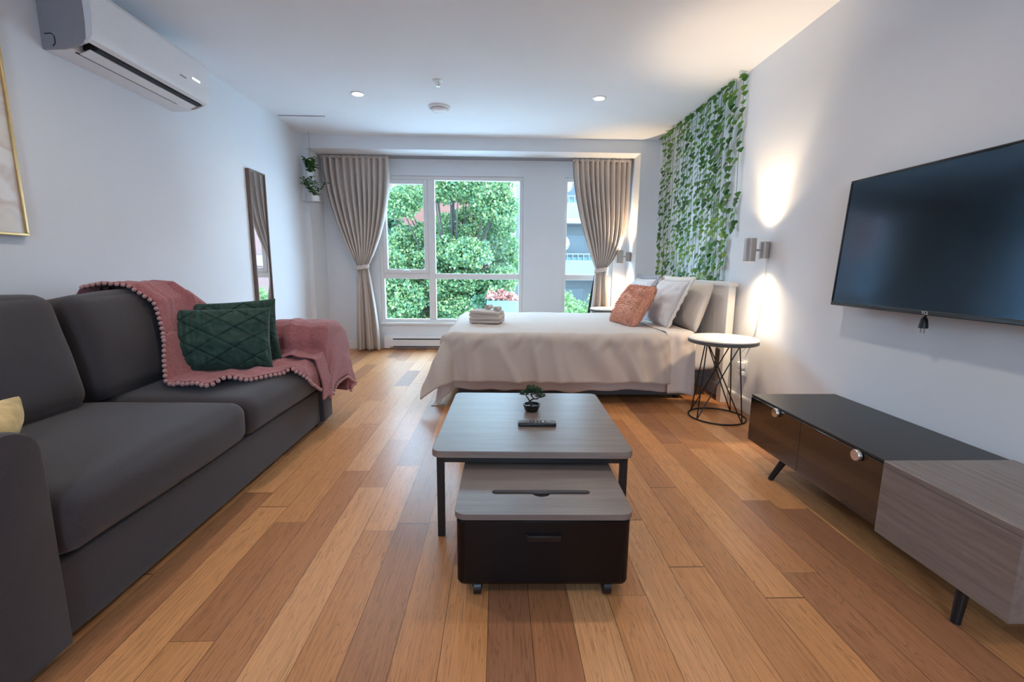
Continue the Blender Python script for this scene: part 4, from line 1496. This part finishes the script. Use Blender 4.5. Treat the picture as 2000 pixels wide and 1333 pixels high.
arm(1.072, .90, .78, .625).build('armrest', MT['sofa'], t, ang=50)
arm(2.788, 2.93, 3.09, .612).build('armrest', MT['sofa'], t, ang=50)
for ya, yb, sd in ((1.08, 1.935, 1), (1.938, 2.783, 2)):
    rbox((-1.86, ya, .247), (-1.083, yb, .425), .055, 18, puff=(.012, .0, .022), wob=.004, seed=sd * 3.3).build('seat_cushion', MT['sofa'], t, weld=True, ang=180)
for ya, yb, sd, hgt in ((1.085, 1.845, 5, .46), (1.875, 2.63, 6, .455)):
    mb = rbox((-.10, -(yb - ya) / 2, 0), (.10, (yb - ya) / 2, hgt), .065, 18, puff=(.035, .004, .016), wob=.010, seed=sd * 2.1)
    mb.xform(Matrix.Translation((-1.735, (ya + yb) / 2, .418)) @ Matrix.Rotation(R(-13), 4, 'Y') @ Matrix.Rotation(R(2 if sd == 6 else -2), 4, 'Z'))
    mb.build('back_cushion', MT['sofa'], t, weld=True, ang=180)
for x, y in ((-1.17, 1.02), (-1.17, 2.80), (-1.98, 1.02), (-1.98, 2.80)):
    MB().tube([(x, y, .04), (x, y, 0)], [.028, .024], 16).build('sofa_foot', MT['sofadark'], t)

# cushions on the sofa
GG = 'green quilted sofa cushions'
o = single(pillow_mb(.455, .338, .15, n=96, pinch=.05, wr=.010, seed=31, quilt=.010, sag=.15), 'green_cushion', MT['green'], place((-1.41, 2.325, .457), 22, 19, 0), 'dark green quilted velvet cushion in front, resting on the pink throw', 'cushion', GG, weld=True, ang=180)
o = single(pillow_mb(.445, .355, .13, n=96, pinch=.05, wr=.008, seed=37, quilt=.010), 'green_cushion', MT['green'], place((-1.43, 2.485, .46), 25, 13, -2.5), 'dark green quilted cushion behind the other, only its top and right edge showing', 'cushion', GG, weld=True, ang=180)
o = single(pillow_mb(.38, .135, .14, n=30, seed=41), 'yellow_cushion', MT['yellow'], place((-1.50, 1.255, .455), -70, 18, 0), 'cream and yellow cushion behind the near sofa arm', 'cushion', weld=True, ang=180)

# ------------------------------------------------------------------ pink throw with pompoms
thr = thing('throw_blanket', 'dusty pink fleece throw with a pompom border over the far end of the sofa', 'blanket', (-1.5, 2.6, .45))


def interp(pts, s):
    """pts: list of tuples, s in [0,1] by arc length"""
    P = [Vector(p) for p in pts]
    L = [0]
    for a, b_ in zip(P, P[1:]):
        L.append(L[-1] + (b_ - a).length)
    q = s * L[-1]
    for i in range(len(P) - 1):
        if q <= L[i + 1] or i == len(P) - 2:
            f = (q - L[i]) / max(1e-9, L[i + 1] - L[i])
            return P[i].lerp(P[i + 1], f)


profA = [(-2.03, 0, .62), (-2.01, 0, .82), (-1.96, 0, .880), (-1.87, 0, .900), (-1.77, 0, .892), (-1.68, 0, .82), (-1.605, 0, .68), (-1.56, 0, .55), (-1.525, 0, .475), (-1.44, 0, .460), (-1.30, 0, .463), (-1.15, 0, .459), (-1.082, 0, .445), (-1.060, 0, .40), (-1.056, 0, .27)]
endA = {0.0: .735, .12: .765, .25: .80, .38: .835, .50: .865, .62: .93, .8: .99, 1.0: 1.0}


def lerp_tab(tab, t_):
    ks = sorted(tab)
    for a, b_ in zip(ks, ks[1:]):
        if t_ <= b_:
            f = (t_ - a) / (b_ - a)
            return tab[a] + (tab[b_] - tab[a]) * f
    return tab[ks[-1]]


leftY = {0.0: 2.22, .2: 2.21, .38: 2.24, .50: 2.18, .60: 2.08, .66: 2.05, .72: 2.03, .8: 1.97, 1.0: 1.95}
nA, nB = 130, 90
rowsA = []
for i in range(nA + 1):
    row = []
    for j in range(nB + 1):
        tt = j / nB
        s_ = i / nA * lerp_tab(endA, tt)
        p = interp(profA, s_)
        y = lerp_tab(leftY, s_) * (1 - tt) + 2.80 * tt
        z, x = p.z, p.x
        up = max(0, 1 - s_ / .55)
        fold = noise.noise(Vector((tt * 9 + s_ * 1.2, s_ * 1.6, 2))) + .6 * noise.noise(Vector((tt * 20 + s_ * 3, s_ * 2.2, 7)))
        fold2 = noise.noise(Vector((x * 9, y * 7, 4))) + .6 * noise.noise(Vector((x * 18, y * 16, 1)))
        sag = max(0, y - 2.50) * .55 * min(1, up * 3)
        if up > .12:
            k = min(1, (up - .12) * 5)
            x += .024 * k + .036 * fold * k
            z += (.010 + .014 * abs(fold)) * k - sag
        else:
            z += max(-.002, .022 * fold2 + .008) if s_ < .88 else .004
            x += .010 * fold if s_ > .88 else 0
            if s_ > .93:
                x += .014 * fold2
        row.append((x, y, z))
    rowsA.append(row)
profB = [(0, 2.60, .462), (0, 2.72, .466), (0, 2.765, .50), (0, 2.772, .56), (0, 2.80, .612), (0, 2.86, .632), (0, 2.95, .632), (0, 3.04, .622), (0, 3.10, .585), (0, 3.125, .51), (0, 3.128, .40), (0, 3.115, .28), (0, 3.10, .15)]
rowsB = []
nA2, nB2 = 110, 90
for i in range(nA2 + 1):
    s_ = i / nA2
    row = []
    for j in range(nB2 + 1):
        tt = j / nB2
        X_ = -1.83 + (.98) * tt          # runs past the front of the arm, then hangs
        p = interp(profB, s_)
        y, z = p.y, p.z
        fold = noise.noise(Vector((tt * 7 + s_ * 2.0, s_ * 2.2, 12))) + .6 * noise.noise(Vector((tt * 16 + s_ * 3.5, s_ * 3, 17)))
        xe = SX + .022
        over = X_ - xe
        x = X_
        if over > 0:
            rr = .03
            q = min(over, rr * PI / 2)
            x = xe + rr * math.sin(q / rr)
            rem = over - q
            hang = min(1.0, max(0.0, (z - .18) / .40))
            z -= (rr * (1 - math.cos(q / rr)) + rem * 1.75) * hang
            x += .015 * fold * min(1, rem / .05) + .012 + .02 * min(1, rem / .1)
            cyv = 2.96
            y = cyv + (y - cyv) * (1 - .06 * min(1, rem / .15))
        kf = .034 * fold + .020
        if s_ > .55:
            y += kf * 1.4 + .01
        elif s_ > .27:
            z += max(kf, 0.002)
        elif s_ > .12:
            y -= max(kf, -.004) + .004
        else:
            z += max(kf, .0)
        row.append((x, y, max(.1, z)))
    rowsB.append(row)
mb = MB().grid(rowsA).grid(rowsB)
bl = mb.build('fleece', MT['pink'], thr, ang=180, solid=.007)
# pompoms along the free edges
edge = [rowsA[i][0] for i in range(28, nA + 1)] + [rowsA[nA][j] for j in range(1, nB - 6)]
edge2 = [rowsB[i][nB2] for i in range(26, nA2 + 1)]
pm_mesh = None
cnt = 0


def along(pts, step):
    out, acc = [], 0
    P = [Vector(p) for p in pts]
    for a, b_ in zip(P, P[1:]):
        L_ = (b_ - a).length
        while acc + L_ >= step:
            f = (step - acc) / L_
            a = a.lerp(b_, f)
            L_ = (b_ - a).length
            out.append(a.copy())
            acc = 0
        acc += L_
    return out


for e, st, off in ((edge, .026, (.010, -.012, -.006)), (edge2, .026, (.006, 0, -.012))):
    for p in along(e, st):
        if cnt >= 98:
            break
        q = p + Vector(off)
        if pm_mesh is None:
            mb = MB()
            rows = []
            for a in range(9):
                th = PI * a / 8
                rows.append([(.0098 * math.sin(th) * math.cos(2 * PI * k / 12), .0098 * math.sin(th) * math.sin(2 * PI * k / 12), .0098 * math.cos(th)) for k in range(12)])
            mb.grid(rows, closed=True)
            o = mb.build('pompom', MT['pompom'], thr, local=True, weld=True, ang=180)
            pm_mesh = o.data
        else:
            o = bpy.data.objects.new('pompom', pm_mesh)
            COL.objects.link(o)
            o.parent = thr
        o.location = WM[thr.name].inverted() @ q
        cnt += 1

# ------------------------------------------------------------------ outside: street, houses, trees
GZ = -3.2
o = MB().box((-40, 6.5, GZ - .2), (40, 60, GZ)).build('street_ground', MT['asphalt'], smooth=False)
struct(o, 'street seen below the window', 'ground')


def leaf_cloud(blobs, n, size, seed):
    """blobs: (centre, radii); leaves scattered through the outer part of each blob"""
    rg = np.random.default_rng(seed)
    mb = MB()
    tot = sum(b_[1][0] * b_[1][2] for b_ in blobs)
    allv, allf = [], []
    base = 0
    for c, r in blobs:
        k = int(n * r[0] * r[2] / tot)
        d = rg.normal(size=(k, 3))
        d /= np.linalg.norm(d, axis=1, keepdims=True)
        rad = rg.uniform(.35, 1.0, size=(k, 1)) ** .5
        bump = 1 + .16 * np.sin(d[:, :1] * 7 + c[0]) * np.cos(d[:, 2:3] * 6 + c[1])
        p = np.array(c) + d * rad * bump * np.array(r)
        ax = rg.normal(size=(k, 3))
        ax[:, 2] -= .5
        ax /= np.linalg.norm(ax, axis=1, keepdims=True)
        t2 = np.cross(ax, rg.normal(size=(k, 3)))
        t2 /= np.linalg.norm(t2, axis=1, keepdims=True)
        nn = np.cross(ax, t2)
        s = size * rg.uniform(.6, 1.3, size=(k, 1))
        v = np.stack([p, p + ax * s * .5 + t2 * s * .48 + nn * s * .12, p + ax * s * 1.05, p + ax * s * .5 - t2 * s * .48 + nn * s * .12], axis=1).reshape(-1, 3)
        f = np.arange(k * 4).reshape(-1, 4) + base
        base += k * 4
        allv.append(v)
        allf.append(f)
    mb.v = [tuple(q) for q in np.concatenate(allv)]
    mb.f = [tuple(int(i) for i in q) for q in np.concatenate(allf)]
    mb.mi = [0] * len(mb.f)
    return mb


def tree(name, label, x, y, z0, h, blobs, n, size, mat, seed):
    t = thing(name, label, 'tree', (x, y, z0))
    rnd = random.Random(seed)
    mb = MB().tube([(x, y, z0), (x + .05, y, z0 + h * .35), (x - .04, y, z0 + h * .7), (x, y, z0 + h)], [.13, .10, .07, .03], 12)
    for c, r in blobs:
        s = rnd.uniform(.35, .6)
        a = (x, y, z0 + h * s)
        mid = ((a[0] + c[0]) / 2, (a[1] + c[1]) / 2, (a[2] + c[2]) / 2 - .12)
        mb.tube([a, mid, c], [.035, .024, .010], 7)
    mb.build('trunk', MT['bark'], t)
    leaf_cloud(blobs, n, size, seed).build('foliage', MT[mat], t, rec=False, smooth=False)
    return t


rnd = random.Random(77)
bl = []
for k in range(72):
    a = rnd.uniform(0, 2 * PI)
    q = rnd.random() ** .5
    bl.append(((-1.35 + 1.62 * q * math.cos(a), 12.2 + rnd.uniform(-1.2, 1.2), 1.25 + 2.35 * q * math.sin(a)), (rnd.uniform(.4, .62), .5, rnd.uniform(.28, .46))))
tree('maple_tree', 'large green maple filling the wide window', -1.2, 12.4, GZ, 6.2, bl, 110000, .07, 'tree', 3)
bl = []
for k in range(26):
    bl.append(((-5.2 + rnd.uniform(-1.6, 2.0), 15.5 + rnd.uniform(-1, 1), .6 + rnd.uniform(-2.0, 2.6)), (rnd.uniform(.5, .8), .6, rnd.uniform(.4, .6))))
tree('maple_tree', 'darker green tree behind the left curtain side of the wide window', -5.0, 15.6, GZ, 5.5, bl, 9000, .14, 'tree2', 8)
bl = [((1.9 + rnd.uniform(-.6, .8), 11.5 + rnd.uniform(-.4, .4), -.15 + rnd.uniform(-.95, .32)), (.42, .4, .34)) for k in range(18)]
tree('young_tree', 'bright lime green young tree low in the narrow window', 1.9, 11.6, GZ, 3.0, bl, 6500, .085, 'shrub', 5)
bl = [((.02 + rnd.uniform(-.45, .4), 10.0 + rnd.uniform(-.15, .15), .30 + rnd.uniform(-.35, .1)), (.22, .2, .12)) for k in range(8)]
t = thing('flowering_shrub', 'pink flowering shrub low behind the bed foot', 'shrub', (.02, 10.0, GZ))
MB().tube([(.02, 10.0, GZ), (.0, 10.0, -1.0), (.02, 10.0, .3)], [.06, .045, .02], 8).build('trunk', MT['bark'], t)
leaf_cloud(bl, 1500, .08, 9).build('foliage', MT['tree2'], t, rec=False, smooth=False)
leaf_cloud([((.06, 9.82, .43), (.20, .12, .10)), ((.33, 9.82, .36), (.14, .12, .07)), ((-.17, 9.82, .40), (.10, .12, .11))], 420, .075, 4).build('blossoms', MT['flower'], t, rec=False, smooth=False)
# pale teal canopy below the flowers
t = thing('awning', 'pale teal canopy low in the wide window, under the pink blossoms', 'awning', (.1, 9.2, GZ))
MB().prism([(8.9, .0), (8.9, -.02), (9.5, .30), (9.5, .32)], -.25, .5, 'yz').build('canopy', MT['teal'], t, smooth=False)
for x in (-.22, .46):
    MB().tube([(x, 8.95, GZ), (x, 8.95, .0)], .03, 8).build('post', MT['concrete'], t)


def facade(name, label, cat, x0, x1, y, z1, mat, wins, depth=6):
    t = thing(name, label, cat, ((x0 + x1) / 2, y, GZ))
    MB().box((x0, y, GZ), (x1, y + depth, z1)).build('wall', mat, t, smooth=False)
    MB().box((x0 - .1, y - .15, z1), (x1 + .1, y + depth, z1 + .25)).build('cornice', MT['concrete'], t, smooth=False)
    for (wx, wz, ww, wh) in wins:
        mb = MB()
        mb.box((wx, y - .05, wz), (wx + .09, y + .02, wz + wh)).box((wx + ww - .09, y - .05, wz), (wx + ww, y + .02, wz + wh))
        mb.box((wx + .09, y - .05, wz + wh - .09), (wx + ww - .09, y + .02, wz + wh)).box((wx - .05, y - .09, wz - .08), (wx + ww + .05, y + .02, wz + .07))
        mb.box((wx + ww / 2 - .03, y - .045, wz + .07), (wx + ww / 2 + .03, y + .02, wz + wh - .09))
        f = mb.build('window', MT['stucco'], t, smooth=False)
        MB().box((wx + .09, y - .02, wz + .07), (wx + ww - .09, y + .01, wz + wh - .09)).build('pane', MT['darkpane'], f, smooth=False)
    return t


wl = [(x, z, 1.1, 1.7) for x in (-12.5, -10, -7.6, -5.2, -2.8, -.6) for z in (-1.9, 1.2)]
facade('brick_house', 'red brick house behind the green maple', 'building', -14, .42, 19, 4.9, MT['brick'], wl)
wl = [(x, z, 1.2, 1.8) for x in (10.2, 13.0) for z in (-1.9, 1.2, 4.3)]
tb = facade('brick_house', 'salmon brick house seen only as the pink reflection in the wall mirror', 'building', 7.0, 15.5, 23, 6.2, MT['brickpink'], wl)
MB().box((7.0, 22.9, 1.0), (15.5, 23.02, 1.5)).build('stone_band', MT['concrete'], tb, smooth=False)
MB().box((7.0, 22.9, -1.9), (15.5, 23.02, -1.5)).build('stone_band', MT['concrete'], tb, smooth=False)
# white apartment block with stacked balconies
t = thing('apartment_block', 'white apartment block with stacked balconies in the narrow window', 'building', (4.0, 26, GZ))
MB().box((.95, 26.5, GZ), (6.6, 31, 6.6)).build('wall', MT['stucco'], t, smooth=False)
for k in range(-1, 2):
    zf = .62 + k * 3.02
    MB().box((1.6, 24.9, zf - .26), (6.4, 26.5, zf)).build('balcony_slab', MT['concrete'], t, smooth=False)
    MB().box((1.6, 24.9, zf), (6.4, 25.0, zf + .82)).build('balcony_parapet', MT['stucco'], t, smooth=False)
    mb = MB().box((1.6, 24.93, zf + 1.12), (6.4, 24.99, zf + 1.18))
    for q in range(17):
        mb.box((1.62 + q * .295, 24.94, zf + .82), (1.66 + q * .295, 24.98, zf + 1.12))
    mb.build('balcony_railing', MT['stucco'], t, smooth=False)
    MB().box((2.2, 26.44, zf + .05), (4.9, 26.51, zf + 2.25)).build('balcony_door', MT['darkpane'], t, smooth=False)
    MB().box((2.4, 25.05, zf + .6), (5.8, 25.2, zf + .98)).build('planter_box', MT['teal'], t, smooth=False)
for zf, x, lab in ((.62 + 1.18, 3.42, 'white satellite dish on the lower balcony of the apartment block'), (.62 + 3.02 + 1.18, 3.48, 'white satellite dish on the upper balcony of the apartment block')):
    t = thing('satellite_dish', lab, 'satellite dish', (x, 24.95, zf), group='balcony satellite dishes')
    mb = MB().lathe([(.0, .10), (.2, .075), (.36, .02), (.42, -.02), (.41, -.03), (.2, .05), (0, .075)], (0, 0, 0), 28, caps=False)
    mb.xform(Matrix.Translation((x, 24.80, zf + .55)) @ Matrix.Rotation(R(20), 4, 'Z') @ Matrix.Rotation(R(80), 4, 'X'))
    mb.build('dish', MT['dish'], t)
    MB().tube([(x, 24.87, zf - .35), (x, 24.87, zf + .45), (x, 24.84, zf + .55)], .03, 8).build('mast', MT['concrete'], t)
    MB().tube([(x, 24.8, zf + .2), (x + .25, 24.45, zf + .32), (x + .27, 24.40, zf + .40)], .025, 6).build('receiver_arm', MT['concrete'], t)
